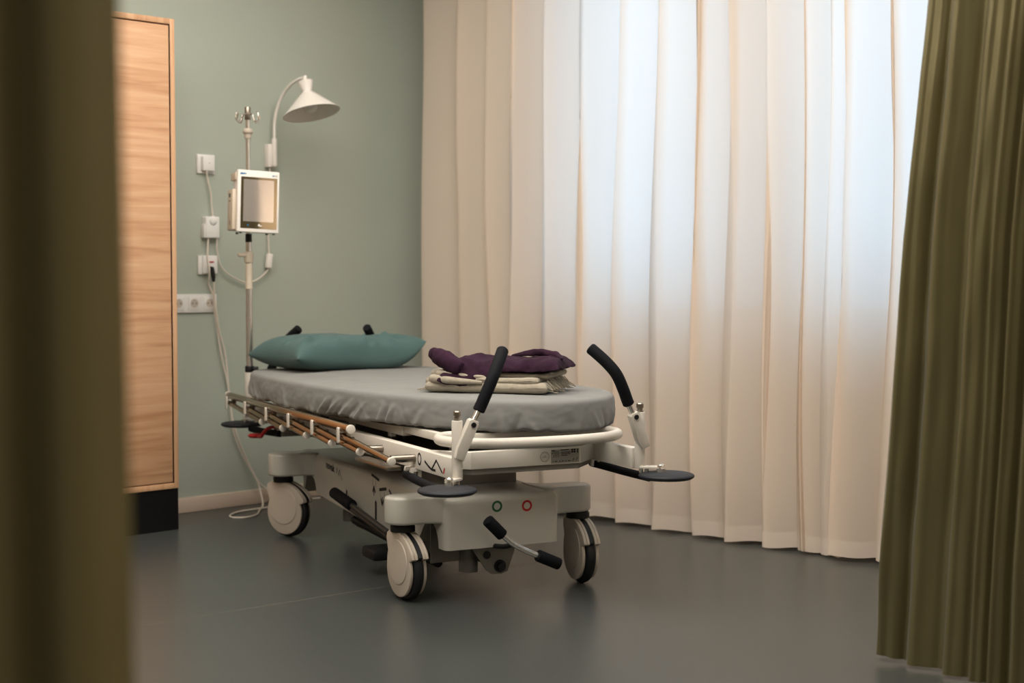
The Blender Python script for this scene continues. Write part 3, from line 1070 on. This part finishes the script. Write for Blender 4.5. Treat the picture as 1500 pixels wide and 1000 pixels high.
# strong puckers along the near side, at the head corner and round the foot
for s, k, w, a in ((.05, .09, .010, .009), (.085, .10, .012, -.008), (.12, .12, .012, .009), (.16, .13, .012, -.007), (.20, .12, .013, .008), (.27, .11, .012, -.006),
                   (.98, -.11, .011, .013), (1.02, -.10, .010, -.011), (1.06, -.12, .011, .013), (1.11, -.12, .010, -.009), (1.15, -.10, .010, .011), (1.20, -.12, .012, -.009), (1.24, -.09, .010, .010),
                   (1.36, -.04, .008, .013), (1.385, -.04, .007, -.011), (1.41, -.05, .008, .010), (1.47, .03, .012, -.006), (1.86, .02, .009, .008), (1.92, -.03, .010, -.007), (2.2, .05, .010, .008), (2.26, .05, .009, -.007), (2.52, .06, .010, .010), (2.56, .06, .010, -.010), (2.60, .08, .010, .009)):
    FOLDS.append((s, k, w, a))
TH = .097
RIM = .020
def side_disp(s, t):
    d = 0
    g = max(0, t - .12) ** 1.1 * 1.1
    for (s0, k, w, a) in FOLDS:
        ds = (s - s0 - k * (t - .5) + ML / 2) % ML - ML / 2
        if abs(ds) < 4 * w:
            d += 1.3 * a * math.exp(-(ds / w) ** 2) * g
    d += .004 * noise.noise(V((s * 14, t * 1.6, .3))) * (.3 + t) + .0016 * noise.noise(V((s * 40, t * 5, 4.3)))
    return d
rows = []
bm = B()
profile = []
# underside tuck, side, rim arc, top rings
for (ins, z) in ((.055, -.001), (.030, -.004), (.012, -.006)):
    profile.append(('e', ins, z, 1.0))
nside = 14
for k in range(nside + 1):
    t = 1 - k / nside
    profile.append(('s', -.004 * math.sin(PI * t) + .006 * (t > .96), -.004 + (TH - RIM + .004) * (1 - t), t))
for k in range(1, 6):
    a2 = PI / 2 * k / 5
    profile.append(('r', RIM * (1 - math.cos(a2)), TH - RIM + RIM * math.sin(a2), 0))
for (kind, ins, z, t) in profile:
    row = []
    for i in range(NM):
        s = ML * i / NM
        dsp = side_disp(s, t) if kind != 'r' else .004 * noise.noise(V((s * 14, 0, .3))) * .3 * (1 - ins / RIM)
        zz = z
        if kind == 'e' or t > .9:
            zz = z + .008 * noise.noise(V((s * 11, 7.7, 0))) + .004 * noise.noise(V((s * 34, 2.2, 0)))
            if t > .9:
                zz -= .0
        p = MP[i] + MN[i] * (dsp - ins)
        row.append(V((p.x, p.y, zz)))
    rows.append(row)
top_edge = rows[-1]
spine = [V((min(.03, max(-.0, .03)), min(1.25, max(.18, p.y)), TH)) for p in top_edge]
for q in (.06, .14, .24, .36, .5, .66, .82, .94):
    row = []
    for i in range(NM):
        p = top_edge[i].lerp(spine[i], q)
        p.z = TH + .004 * math.sin(min(1, q * 2) * PI / 2) + .0022 * noise.noise(V((p.x * 9, p.y * 5, 1))) + .0016 * noise.noise(V((p.x * 5 + p.y * 9, p.y * 22, 6))) * min(1, q * 4)
        row.append(p)
    rows.append(row)
off = V((ml[0], ml[1], 0))
vr = [[bm.verts.new(p - off) for p in row] for row in rows]
for A, Bq in zip(vr, vr[1:]):
    for i in range(NM):
        bm.faces.new((A[i], A[(i + 1) % NM], Bq[(i + 1) % NM], Bq[i]))
bm.faces.new(vr[0][::-1])
# close the middle strip
bmesh.ops.remove_doubles(bm, verts=vr[-1], dist=1e-5)
bnd = [e for e in bm.edges if e.is_boundary]
if bnd:
    bmesh.ops.holes_fill(bm, edges=bnd, sides=0)
bmesh.ops.recalc_face_normals(bm, faces=bm.faces[:])
mo = obj('mattress', bm, M_sheet, None, sharp=180)
mo.location = L2W(ml)
mo.rotation_euler = (0, 0, BA)
tag(mo, 'oval mattress in a crumpled grey fitted sheet on the stretcher', 'mattress')
ZM = .553 + TH

# ------------------------------------------------------------------ pillow
def pillow():
    bm = B()
    n = 72
    L, W, T = .312, .200, .146
    rp = random.Random(2)
    def surf(u, v, s):
        # pin-cushion outline with pointed corners
        x = L * u * (1 - .10 * (1 - abs(u) ** 2) * 0 - .07 * (1 - v * v) * abs(u) ** 4)
        y = W * v * (1 - .16 * (1 - u * u) * abs(v) ** 4)
        e = (max(0, 1 - abs(u) ** 4.6) ** .5) * (max(0, 1 - abs(v) ** 4) ** .52)
        z = T * e * (.62 if s > 0 else -.38)
        if s > 0:
            z += .008 * e ** .4 * noise.noise(V((u * 2.2, v * 2.0, 5)))
            # creases radiating from the seams
            for (cu, cv, du, dv, a, w) in CR:
                tu, tv = u - cu, v - cv
                al = tu * du + tv * dv
                pe = -tu * dv + tv * du
                if 0 < al < .6:
                    z += 1.7 * a * math.exp(-(pe / w) ** 2) * math.sin(PI * al / .6) * min(1, e * 2)
        lift = .0
        # corners on the far right rise a little, as they are bent up
        lift = .056 * max(0, u) ** 7 + .004 * max(0, -u) ** 3 - .012 * max(0, u) * (1 - max(0, u)) * 4
        return V((x, y, z + T * .36 + lift))
    CR = []
    for (cu, cv, du, dv, a, w) in ((.05, -.95, .35, .94, .010, .035), (.15, -.95, .25, .97, -.008, .03), (.25, -.95, .3, .95, .010, .035), (.32, -.9, .1, .99, -.007, .03),
                                   (-.9, -.8, .8, .6, .012, .06), (-.95, -.2, 1, .0, -.009, .06), (.92, -.7, -.9, .4, .012, .06), (.95, 0, -1, .1, -.010, .07), (.95, -.4, -1, .2, .008, .05),
                                   (-.7, -.9, .3, .95, -.008, .05), (-.3, -.95, .2, .98, .006, .04), (.6, -.9, -.2, .98, .008, .04)):
        CR.append((cu, cv, du, dv, a, w))
    for s in (1, -1):
        g = [[bm.verts.new(surf(math.sin(PI / 2 * (2 * i / n - 1)), math.sin(PI / 2 * (2 * j / n - 1)), s)) for j in range(n + 1)] for i in range(n + 1)]
        for i in range(n):
            for j in range(n):
                f = (g[i][j], g[i + 1][j], g[i + 1][j + 1], g[i][j + 1])
                bm.faces.new(f if s > 0 else f[::-1])
    bmesh.ops.remove_doubles(bm, verts=bm.verts[:], dist=2e-4)
    # flatten what would sink below the mattress
    for v in bm.verts:
        if v.co.z < .002:
            v.co.z = .002 + (v.co.z - .002) * .02
    return bm
pl_ = obj('pillow', pillow(), M_pillow, None, sharp=180)
tag(pl_, 'plump teal green pillow at the head end of the grey mattress', 'pillow')
pl_.location = L2W((-.035, 1.49, ZM + .006))
pl_.rotation_euler = (0, 0, BA + math.radians(13))

# ------------------------------------------------------------------ folded blanket and purple cloth
FR_ANG = BA + math.radians(-43)
def slab(bm, x0, x1, y0, y1, z0, z1, r, seed, amp=.004, nx=40, ny=28, bend=None, rfront=None):
    """a soft folded layer: rounded edge, lumpy surface"""
    t = bmesh.new()
    def prof(i, n, a, b):
        return a + (b - a) * (0.5 - 0.5 * math.cos(PI * i / n))
    for s in (1, -1):
        g = []
        for i in range(nx + 1):
            row = []
            for j in range(ny + 1):
                u = 2 * (0.5 - 0.5 * math.cos(PI * i / nx)) - 1
                v = 2 * (0.5 - 0.5 * math.cos(PI * j / ny)) - 1
                x = x0 + (x1 - x0) * (u + 1) / 2
                y = y0 + (y1 - y0) * (v + 1) / 2
                hz = (z1 - z0) / 2
                dx = min(x - x0, x1 - x)
                dy = min(y - y0, y1 - y)
                d = min(dx, dy)
                e = math.sqrt(max(0, 1 - (1 - min(1, d / r)) ** 2))
                # round plan corners
                z = (z0 + z1) / 2 + s * hz * e
                p = V((x, y, z))
                nn = noise.noise_vector(V((x * 16, y * 16, seed))) * amp + noise.noise_vector(V((x * 45, y * 45, seed + 3))) * amp * .4
                p += V((nn.x, nn.y, nn.z * (1 if s > 0 else .3)))
                if bend:
                    p = bend(p, s)
                row.append(t.verts.new(p))
            g.append(row)
        for i in range(nx):
            for j in range(ny):
                f = (g[i][j], g[i + 1][j], g[i + 1][j + 1], g[i][j + 1])
                t.faces.new(f if s > 0 else f[::-1])
    bmesh.ops.remove_doubles(t, verts=t.verts[:], dist=1e-4)
    merge(bm, t)
bl = thing('folded_blanket', 'beige woollen blanket with fringe, folded on the grey mattress', 'blanket', L2W((.06, .12, ZM + .007)), FR_ANG)
bm = B()
slab(bm, -.215, .205, -.15, .13, .000, .034, .016, 1)
slab(bm, -.165, .175, -.142, .13, .029, .050, .010, 2)
slab(bm, -.185, .20, -.11, .13, .047, .066, .010, 5)
# rolled fold ends at the left
for (z, r, x, y0) in ((.042, .015, -.175, -.152), (.058, .013, -.160, -.135), (.052, .017, -.195, -.07), (.030, .016, -.205, -.10)):
    add_tube(bm, smooth_path([(x + .16, y0 + .004, z - .008), (x + .07, y0, z - .004), (x, y0 + .01, z), (x - .022, y0 + .04, z), (x - .02, y0 + .12, z), (x, y0 + .18, z)], 8), [max(.003, r * math.sin(PI * (.12 + .76 * k / 40))) for k in range(41)], 14)
obj('blanket_layers', bm, M_blanket, bl, 60)
rf = random.Random(8)
for side in (-1, 1):
    bm = B()
    for k in range(34):
        y = -.135 + .255 * k / 33
        z = rf.uniform(.004, .055)
        L = rf.uniform(.018, .034)
        j1, j2 = rf.uniform(-.006, .006), rf.uniform(-.012, .012)
        if side < 0:
            q = .03 * (z > .035)
            add_tube(bm, [(-.205 + q, y, z), (-.222 + q, y + j1, z * .7), (-.215 - L + q, y + j2, max(.002, z * .35))], .0016, 5)
        else:
            add_tube(bm, [(.198, y, z), (.212, y + j1, z * .7), (.203 + L, y + j2, max(.002, z * .35))], .0016, 5)
    fr = obj('fringe', bm, M_blanket, bl, 60)
    fr['label'] = 'short loose wool tassels at the folded end'

pc = L2W((.06, .12, ZM + .007 + .064))
bm = B()
nx, ny = 90, 60
def pur_h(x, y):
    h = .040
    h += .018 * math.exp(-((x + .075) / .07) ** 2 - ((y + .02) / .09) ** 2)
    h += .006 * math.exp(-((x - .15) / .09) ** 2)
    h += .012 * noise.noise(V((x * 11, y * 9, 3.1))) + .006 * noise.noise(V((x * 28, y * 24, 7))) + .0022 * noise.noise(V((x * 75, y * 75, 2)))
    h -= .007 * math.exp(-((y - .02 - .05 * math.sin(x * 9)) / .018) ** 2)
    return max(.012, h)
def pur_pt(u, v, s):
    x0, x1 = -.165, .235
    x = x0 + (x1 - x0) * (u + 1) / 2
    yl = -.150 + .025 * math.sin(x * 7 + .6) + .012 * noise.noise(V((x * 14, 0, 2)))
    yr = .115 + .015 * math.sin(x * 9)
    y = yl + (yr - yl) * (v + 1) / 2
    e = (max(0, 1 - abs(u) ** 7) ** .5) * (max(0, 1 - abs(v) ** 6) ** .5)
    top = pur_h(x, y)
    sag = -.034 * max(0, (-.11 - y) / .03) ** 1 * max(0, 1 - ((x + .08) / .12) ** 2)
    rise = .010 * max(0, (x - .1) / .12)
    if s > 0:
        z = .004 + (top - .002) * e
    else:
        z = .004 - .003 * e
    return V((x + .004 * noise.noise(V((y * 20, z * 30, 1))), y, z + sag + rise * 1.0))
for s in (1, -1):
    g = [[bm.verts.new(pur_pt(math.sin(PI / 2 * (2 * i / nx - 1)), math.sin(PI / 2 * (2 * j / ny - 1)), s)) for j in range(ny + 1)] for i in range(nx + 1)]
    for i in range(nx):
        for j in range(ny):
            f = (g[i][j], g[i + 1][j], g[i + 1][j + 1], g[i][j + 1])
            bm.faces.new(f if s > 0 else f[::-1])
# gathered tongue of cloth at the left and a rolled back edge at the right
add_tube(bm, smooth_path([(-.09, -.135, .012), (-.13, -.120, .026), (-.17, -.10, .045), (-.205, -.085, .060), (-.222, -.08, .060)], 8), [.012 + .018 * math.sin(PI * min(1, (k + 3) / 34) ** .8) + .002 * noise.noise(V((k * .3, 0, 1))) for k in range(33)], 18)
add_tube(bm, smooth_path([(.02, .07, .045), (.08, .075, .058), (.14, .06, .060), (.20, .02, .050), (.225, -.04, .042)], 8), [.004 + .009 * math.sin(PI * k / 32) for k in range(33)], 14)
for v in bm.verts:
    v.co += noise.noise_vector(v.co * 55) * .0022 + noise.noise_vector(v.co * 24) * .006
bmesh.ops.remove_doubles(bm, verts=bm.verts[:], dist=1e-4)
pur = obj('folded_shawl', bm, M_purple, None, sharp=180)
pur.location = pc
pur.rotation_euler = (0, 0, FR_ANG)
tag(pur, 'dark purple crinkled cloth lying on top of the beige blanket', 'cloth')

# ------------------------------------------------------------------ IV pole
iv = bed_thing('drip_stand_pole', 'chrome drip pole with four hooks standing in the head end of the stretcher', 'drip pole', (-.345, 1.72, .632))
def Z(z):
    return z - .632
bm = B(); cyl(bm, (0, 0, Z(.633)), (0, 0, Z(1.14)), .0145, 22); obj('lower_tube', bm, M_chrome, iv)
bm = B(); cyl(bm, (0, 0, Z(1.13)), (0, 0, Z(1.20)), .0125, 20); cyl(bm, (0, 0, Z(1.2)), (0, 0, Z(1.735)), .0095, 18); obj('upper_tube', bm, M_chrome, iv)
bm = B(); cyl(bm, (0, 0, Z(.634)), (0, 0, Z(.660)), .0195, 22, .003); cyl(bm, (0, 0, Z(.648)), (.03, -.02, Z(.648)), .009, 14); obj('collar', bm, M_rub, iv)
bm = B(); cyl(bm, (0, 0, Z(1.095)), (0, 0, Z(1.14)), .0195, 22, .004); cyl(bm, (-.01, -.006, Z(1.125)), (-.05, -.01, Z(1.127)), .0085, 14, .002); obj('height_clamp', bm, M_beige, iv)
bm = B(); cyl(bm, (0, 0, Z(.985)), (0, 0, Z(1.09)), .0149, 22); o = obj('sticker', bm, M_beige, iv)
bm = B(); cyl(bm, (0, 0, Z(1.180)), (0, 0, Z(1.215)), .0135, 18); obj('joint_ring', bm, M_rub, iv)
bm = B(); add_lathe(bm, [(.0095, 0), (.0145, .002), (.0155, .018), (.022, .026), (.022, .033), (.014, .042), (.0095, .044)], Matrix.Translation((0, 0, Z(1.612))), 24); obj('hanger_collar', bm, M_plastic, iv)
bm = B(); cyl(bm, (0, 0, Z(1.69)), (0, 0, Z(1.745)), .0125, 18, .003); obj('hanger_head', bm, M_steel, iv)
for k in range(4):
    a2 = math.radians(25 + 90 * k)
    d = V((math.cos(a2), math.sin(a2), 0))
    pts = [d * r_ + V((0, 0, Z(1.705) + z_)) for r_, z_ in ((.008, .008), (.022, .010), (.032, .002), (.036, -.014), (.046, -.024), (.060, -.020), (.066, -.006), (.063, .010), (.056, .016))]
    bm = B(); add_tube(bm, smooth_path(pts, 5), .0027, 8); obj('hook', bm, M_chrome, iv)

# ------------------------------------------------------------------ monitor on the pole
mon = bed_thing('patient_monitor', 'white portrait patient monitor with dark screen, clamped to the drip pole', 'monitor', (-.347, 1.60, 1.215))
mon.rotation_euler = (math.radians(-3), math.radians(2.5), BA + math.radians(.35))
MW, MH = .089, .256
bm = B()
add_box(bm, -MW, MW, -.022, .0, 0, MH, .005, 3)
add_box(bm, -MW + .004, MW - .004, -.004, .055, .006, MH - .012, .006, 2)
obj('housing', bm, M_lamp, mon)
bm = B(); add_box(bm, -MW - .014, -MW + .02, .0, .075, .010, .178, .005, 2); add_box(bm, -MW - .004, -MW + .02, .0, .07, .215, MH - .008, .004, 2)
obj('side_module', bm, M_beige, mon)
bm = B()
FM = frame((1, 0, 0), (0, 0, 1), (0, -1, 0), (0, -.0225, 0))
flat(bm, [(-MW + .014, .016), (MW - .010, .016), (MW - .010, MH - .028), (-MW + .014, MH - .028)], FM)
bz = obj('screen_bezel', bm, M_screen, mon)
FM2 = frame((1, 0, 0), (0, 0, 1), (0, -1, 0), (0, -.0229, 0))
bm = B(); flat(bm, [(-MW + .025, .045), (MW - .024, .045), (MW - .024, MH - .038), (-MW + .025, MH - .038)], FM2); obj('display', bm, M_lcd, bz)
bm = B(); ring(bm, (-.043, .030), .0035, .0, FM2); o = obj('power_light', bm, M_inkblue, bz); o['label'] = 'small blue round symbol'
bm = B(); ring(bm, (.004, .031), .0045, .0, FM2); stroke(bm, (.006, .027), (.017, .029), .003, FM2); o = obj('touch_symbol', bm, M_lamp, bz); o['label'] = 'small white symbol'
bm = B(); flat(bm, [(-MW + .010, MH - .020), (-MW + .036, MH - .018), (-MW + .036, MH - .013), (-MW + .010, MH - .012)], FM); flat(bm, [(MW - .032, MH - .021), (MW - .021, MH - .020), (MW - .021, MH - .015), (MW - .032, MH - .016)], FM); obj_split('badge', bm, M_inkblue, mon)
bm = B(); ring(bm, (MW - .014, MH - .018), .0035, .0015, FM); obj_split('badge', bm, M_inkgrey, mon)
bm = B()
SMX = frame((0, -1, 0), (0, 0, 1), (-1, 0, 0), (-MW - .0145, 0, 0))
flat(bm, [(-.05, .145), (-.03, .145), (-.03, .162), (-.05, .162)], SMX); flat(bm, [(-.05, .128), (-.03, .128), (-.03, .133), (-.05, .133)], SMX); flat(bm, [(-.035, .03), (-.028, .03), (-.028, .05), (-.035, .05)], SMX)
obj_split('port', bm, M_dark, mon)
bm = B()
for x, y in ((-.07, -.012), (.07, -.012), (-.07, .04), (.045, .0)):
    cyl(bm, (x, y, -.005), (x, y, .002), .006, 12)
obj_split('foot', bm, M_dark, mon)
bm = B(); add_box(bm, -.02, .02, .05, .106, .10, .15, .004); obj('pole_clamp', bm, M_beige, mon)

# ------------------------------------------------------------------ wall lamp
LX = 3.985
lamp = thing('wall_lamp', 'white wall lamp with curved arm and tilted cone shade, above the monitor', 'lamp', (LX, Y1, 1.53))
def LP(y, z, x=0):
    return (x, y - Y1, z - 1.53)
bm = B(); add_box(bm, -.022, .022, -.035, 0, 0, .105, .004); cyl(bm, (.008, -.04, .005), (.008, -.04, .13), .012, 16, .002); obj('wall_bracket', bm, M_lamp, lamp)
bm = B()
add_tube(bm, smooth_path([LP(5.67, 1.60, .008), LP(5.67, 1.67, .008), LP(5.666, 1.74, .008), LP(5.645, 1.80, .010), LP(5.605, 1.855, .012), LP(5.55, 1.893, .014), LP(5.49, 1.912, .016), LP(5.445, 1.914, .018)], 8), .0072, 14)
cyl(bm, LP(5.448, 1.885, .018), LP(5.448, 1.924, .018), .0085, 14, .002)
obj('arm', bm, M_lamp, lamp)
ax = V((.045, -.25, -.96)).normalized()
top = V(LP(5.448, 1.898, .018))
Msh = align(top, ax)
bm = B()
prof = [(0.0, -.004), (.034, 0), (.0355, .001), (.0215, .046), (.022, .050), (.031, .056), (.1285, .148), (.1275, .1485), (.030, .0585), (.020, .052), (.0, .052)]
add_lathe(bm, prof, Msh, 56)
obj('lamp_shade', bm, M_lamp, lamp)
bm = B()
add_lathe(bm, [(0, .05), (.014, .052), (.014, .082), (.018, .088), (.030, .106), (.032, .118), (.028, .132), (.016, .142), (0, .145)], Msh, 28)
obj('bulb', bm, M_bulb, lamp)
bm = B()
cp = [(3.982, 5.69, 1.55), (3.975, 5.69, 1.40), (3.97, 5.69, 1.242), (3.973, 5.69, 1.137), (3.972, 5.69, 1.106), (3.968, 5.69, 1.069), (3.931, 5.69, 1.035), (3.883, 5.69, 1.013), (3.835, 5.69, 1.01), (3.756, 5.69, 1.044), (3.713, 5.69, 1.086), (3.696, 5.69, 1.156), (3.695, 5.685, 1.215)]
add_tube(bm, smooth_path([(x - LX, y - Y1, z - 1.53) for x, y, z in cp], 6), .0035, 8)
cd = obj('lamp_cord', bm, M_cord, lamp)
bm = B()
add_box(bm, -.014, .014, -.012, .012, -.034, .034, .006, 3)
bmesh.ops.transform(bm, matrix=Matrix.Translation((3.971 - LX, 5.688 - Y1, 1.105 - 1.53)) @ Matrix.Rotation(math.radians(8), 4, 'Y'), verts=bm.verts[:])
obj('cord_switch', bm, M_lamp, cd)

# ------------------------------------------------------------------ wall outlets and cords
def WT(name, label, cat, x, z, group=None):
    return thing(name, label, cat, (x, Y1, z), 0, group)
FW = frame((1, 0, 0), (0, 0, 1), (0, -1, 0))
s1 = WT('wall_outlet', 'upper white wall outlet with plug-in block, right of cabinet', 'wall outlet', 3.650, 1.529, 'single wall outlets beside the cabinet')
bm = B(); add_box(bm, -.045, .045, -.011, 0, -.042, .042, .003); obj('cover_plate', bm, M_sock, s1)
ad1 = WT('power_adapter', 'square white plug-in block on the upper wall outlet, cord below', 'power adapter', 3.653, 1.527)
bm = B(); add_box(bm, -.030, .030, -.030, -.0115, -.028, .036, .004); obj('housing', bm, M_sock, ad1)
bm = B(); add_tube(bm, smooth_path([(x - 3.653, y - Y1, z - 1.527) for x, y, z in ((3.645, 5.685, 1.503), (3.645, 5.688, 1.488), (3.651, 5.69, 1.464), (3.667, 5.69, 1.395), (3.67, 5.69, 1.351), (3.673, 5.685, 1.292))], 6), .0035, 8); obj('cord', bm, M_cord, ad1)
bm = B(); cyl(bm, (.002, -.0305, .006), (.002, -.0295, .006), .002, 8); obj('screw', bm, M_dark, ad1)

s2 = WT('control_box', 'small white wall box with domed top, its cord looping down to the floor', 'control box', 3.665, 1.204)
bm = B()
add_box(bm, -.034, .038, -.034, 0, .0, .095, .005, 3)
add_box(bm, -.040, .040, -.030, 0, .002, .062, .004, 2)
obj('housing', bm, M_sock, s2)
bm = B(); add_lathe(bm, [(0, .010), (.010, .0085), (.018, .005), (.021, 0)], frame((1, 0, 0), (0, 0, 1), (0, -1, 0), (.004, -.033, .077)), 24); obj('dome', bm, M_sock, s2)

s3 = WT('wall_outlet', 'lower white wall outlet with red switch and black plug', 'wall outlet', 3.652, 1.086, 'single wall outlets beside the cabinet')
bm = B(); add_box(bm, -.046, .046, -.011, 0, -.042, .042, .003); add_box(bm, -.028, .046, -.022, -.009, -.038, .042, .004); obj('cover_plate', bm, M_sock, s3)
bm = B(); add_box(bm, -.005, .026, -.0245, -.02, .010, .016, .001); obj('switch', bm, M_red, s3)

s4 = WT('socket_strip', 'white three-gang socket strip low on the wall beside the cabinet', 'wall outlet', 3.58, .918)
bm = B(); add_box(bm, -.12, .119, -.011, 0, -.0405, .0405, .003); obj('frame', bm, M_sock, s4)
for k, x in enumerate((-.077, .002, .081)):
    bm = B(); add_box(bm, x - .029, x + .029, -.0135, -.009, -.029, .029, .002); sk = obj('socket', bm, M_sock, s4)
    bm = B()
    Mx = frame((1, 0, 0), (0, 0, 1), (0, -1, 0), (x, -.0138, 0))
    add_lathe(bm, [(.0215, .0), (.0205, .0012), (.0195, .0)], Mx, 28)
    obj('rim', bm, M_sock, sk)
    bm = B()
    add_lathe(bm, [(0, .0002), (.019, .0002)], Mx, 28)
    obj('well', bm, M_hole, sk)
    bm = B()
    for dx in (-.009, .009):
        cyl(bm, (x + dx, -.0146, 0), (x + dx, -.0135, 0), .003, 8)
    obj('contact', bm, M_dark, sk)

pts = [(3.651, 5.688, 1.206), (3.643, 5.685, 1.131), (3.643, 5.672, 1.08), (3.645, 5.675, 1.03), (3.650, 5.688, 1.0), (3.668, 5.682, .954), (3.678, 5.684, .878), (3.695, 5.69, .796), (3.713, 5.69, .686), (3.744, 5.69, .563), (3.761, 5.69, .439), (3.774, 5.69, .34), (3.82, 5.69, .232), (3.884, 5.675, .117),
       (3.893, 5.655, .06), (3.86, 5.59, .012), (3.783, 5.505, .0045), (3.709, 5.419, .0045), (3.634, 5.39, .0045), (3.596, 5.418, .0045), (3.598, 5.455, .0045), (3.630, 5.497, .0045), (3.70, 5.54, .0045), (3.816, 5.553, .0045), (3.882, 5.543, .0045), (3.97, 5.53, .0045), (4.06, 5.52, .0045)]
bm = B(); add_tube(bm, smooth_path([(x - 3.665, y - Y1, z - 1.204) for x, y, z in pts], 6), .0042, 8); obj('cord', bm, M_cord, s2)
c2 = WT('power_cable', 'white cord with black plug running down from the lower wall outlet to behind the castor', 'cord', 3.66, .0)
pts = [(3.661, 5.665, 1.03), (3.666, 5.67, .99), (3.671, 5.676, .954), (3.681, 5.677, .878), (3.698, 5.682, .796), (3.731, 5.69, .701), (3.744, 5.69, .609), (3.752, 5.69, .517), (3.765, 5.69, .424), (3.781, 5.682, .34), (3.826, 5.682, .234), (3.895, 5.682, .11), (3.943, 5.675, .062), (3.99, 5.66, .016), (4.05, 5.64, .0045), (4.2, 5.62, .0045)]
bm = B(); add_tube(bm, smooth_path([(x - 3.66, y - Y1, z) for x, y, z in pts], 6), .0042, 8); obj('cord', bm, M_cord, c2)
bm = B()
add_tube(bm, [(-.004, -.026, 1.076), (-.002, -.036, 1.072), (.0, -.040, 1.052), (.002, -.042, 1.030), (.002, -.043, 1.012)], [.006, .0105, .010, .0085, .005], 14)
o = obj('plug', bm, M_rub, c2); o['label'] = 'black plug body'

# ------------------------------------------------------------------ light
w = bpy.data.worlds.new('sky')
scene.world = w
w.use_nodes = True
nt = w.node_tree
bg = nt.nodes['Background']
bg.inputs['Color'].default_value = (.32, .62, 1.0, 1)
bg.inputs['Strength'].default_value = 3.5

def area(name, loc, rot, sx, sy, power, col, portal=False):
    l = bpy.data.lights.new(name, 'AREA')
    l.shape = 'RECTANGLE'
    l.size = sx
    l.size_y = sy
    l.energy = power
    l.color = col
    if portal:
        l.cycles.is_portal = True
    o = bpy.data.objects.new(name, l)
    COL.objects.link(o)
    o.location = loc
    o.rotation_euler = rot
    return o
for i, (a, b) in enumerate(WIN):
    area('sky_portal', (X1 + .16, (a + b) / 2, (WZ0 + WZ1) / 2), (0, math.radians(90), 0), WZ1 - WZ0, b - a, 1, (1, 1, 1), True)
# unseen warm fill lights added under the ceiling, no fixtures of the room
area('ceiling_fill_light', (2.4, 3.2, ZC - .02), (0, 0, 0), 3.2, 3.2, 180, (1.0, .93, .84))
area('ceiling_fill_light', (.3, -1.2, ZC - .02), (0, 0, 0), 1.6, 1.6, 40, (1.0, .93, .84))

area('ceiling_fill_light', (-.9, 3.0, ZC - .02), (0, 0, 0), 1.4, 1.4, 60, (1.0, .92, .82))  # added fill for the left-facing sides of the stretcher
ww = area('reflection_fill_light', (4.1, -1.7, ZC - .05), (math.radians(-55), 0, 0), .9, .3, 48, (1.0, .86, .68))  # added to brighten the front wall mirrored in the monitor screen
ww.data.spread = math.radians(100)

# ------------------------------------------------------------------ camera
cam = bpy.data.cameras.new('camera')
cam.sensor_width = 36
cam.lens = 2200 / 1500 * 36
cam.clip_start = .05
cam.dof.use_dof = True
cam.dof.focus_distance = 4.85
cam.dof.aperture_fstop = 2.4
co = bpy.data.objects.new('camera', cam)
COL.objects.link(co)
co.location = (0, 0, 1.05)
TH_, PT = math.radians(45.9), math.atan(100 / 2200)
co.rotation_euler = (math.pi / 2 - PT, 0, TH_ - math.pi / 2)
scene.camera = co

scene.view_settings.view_transform = 'Standard'
scene.view_settings.look = 'None'
scene.view_settings.exposure = 0.0
scene.view_settings.gamma = 1.0
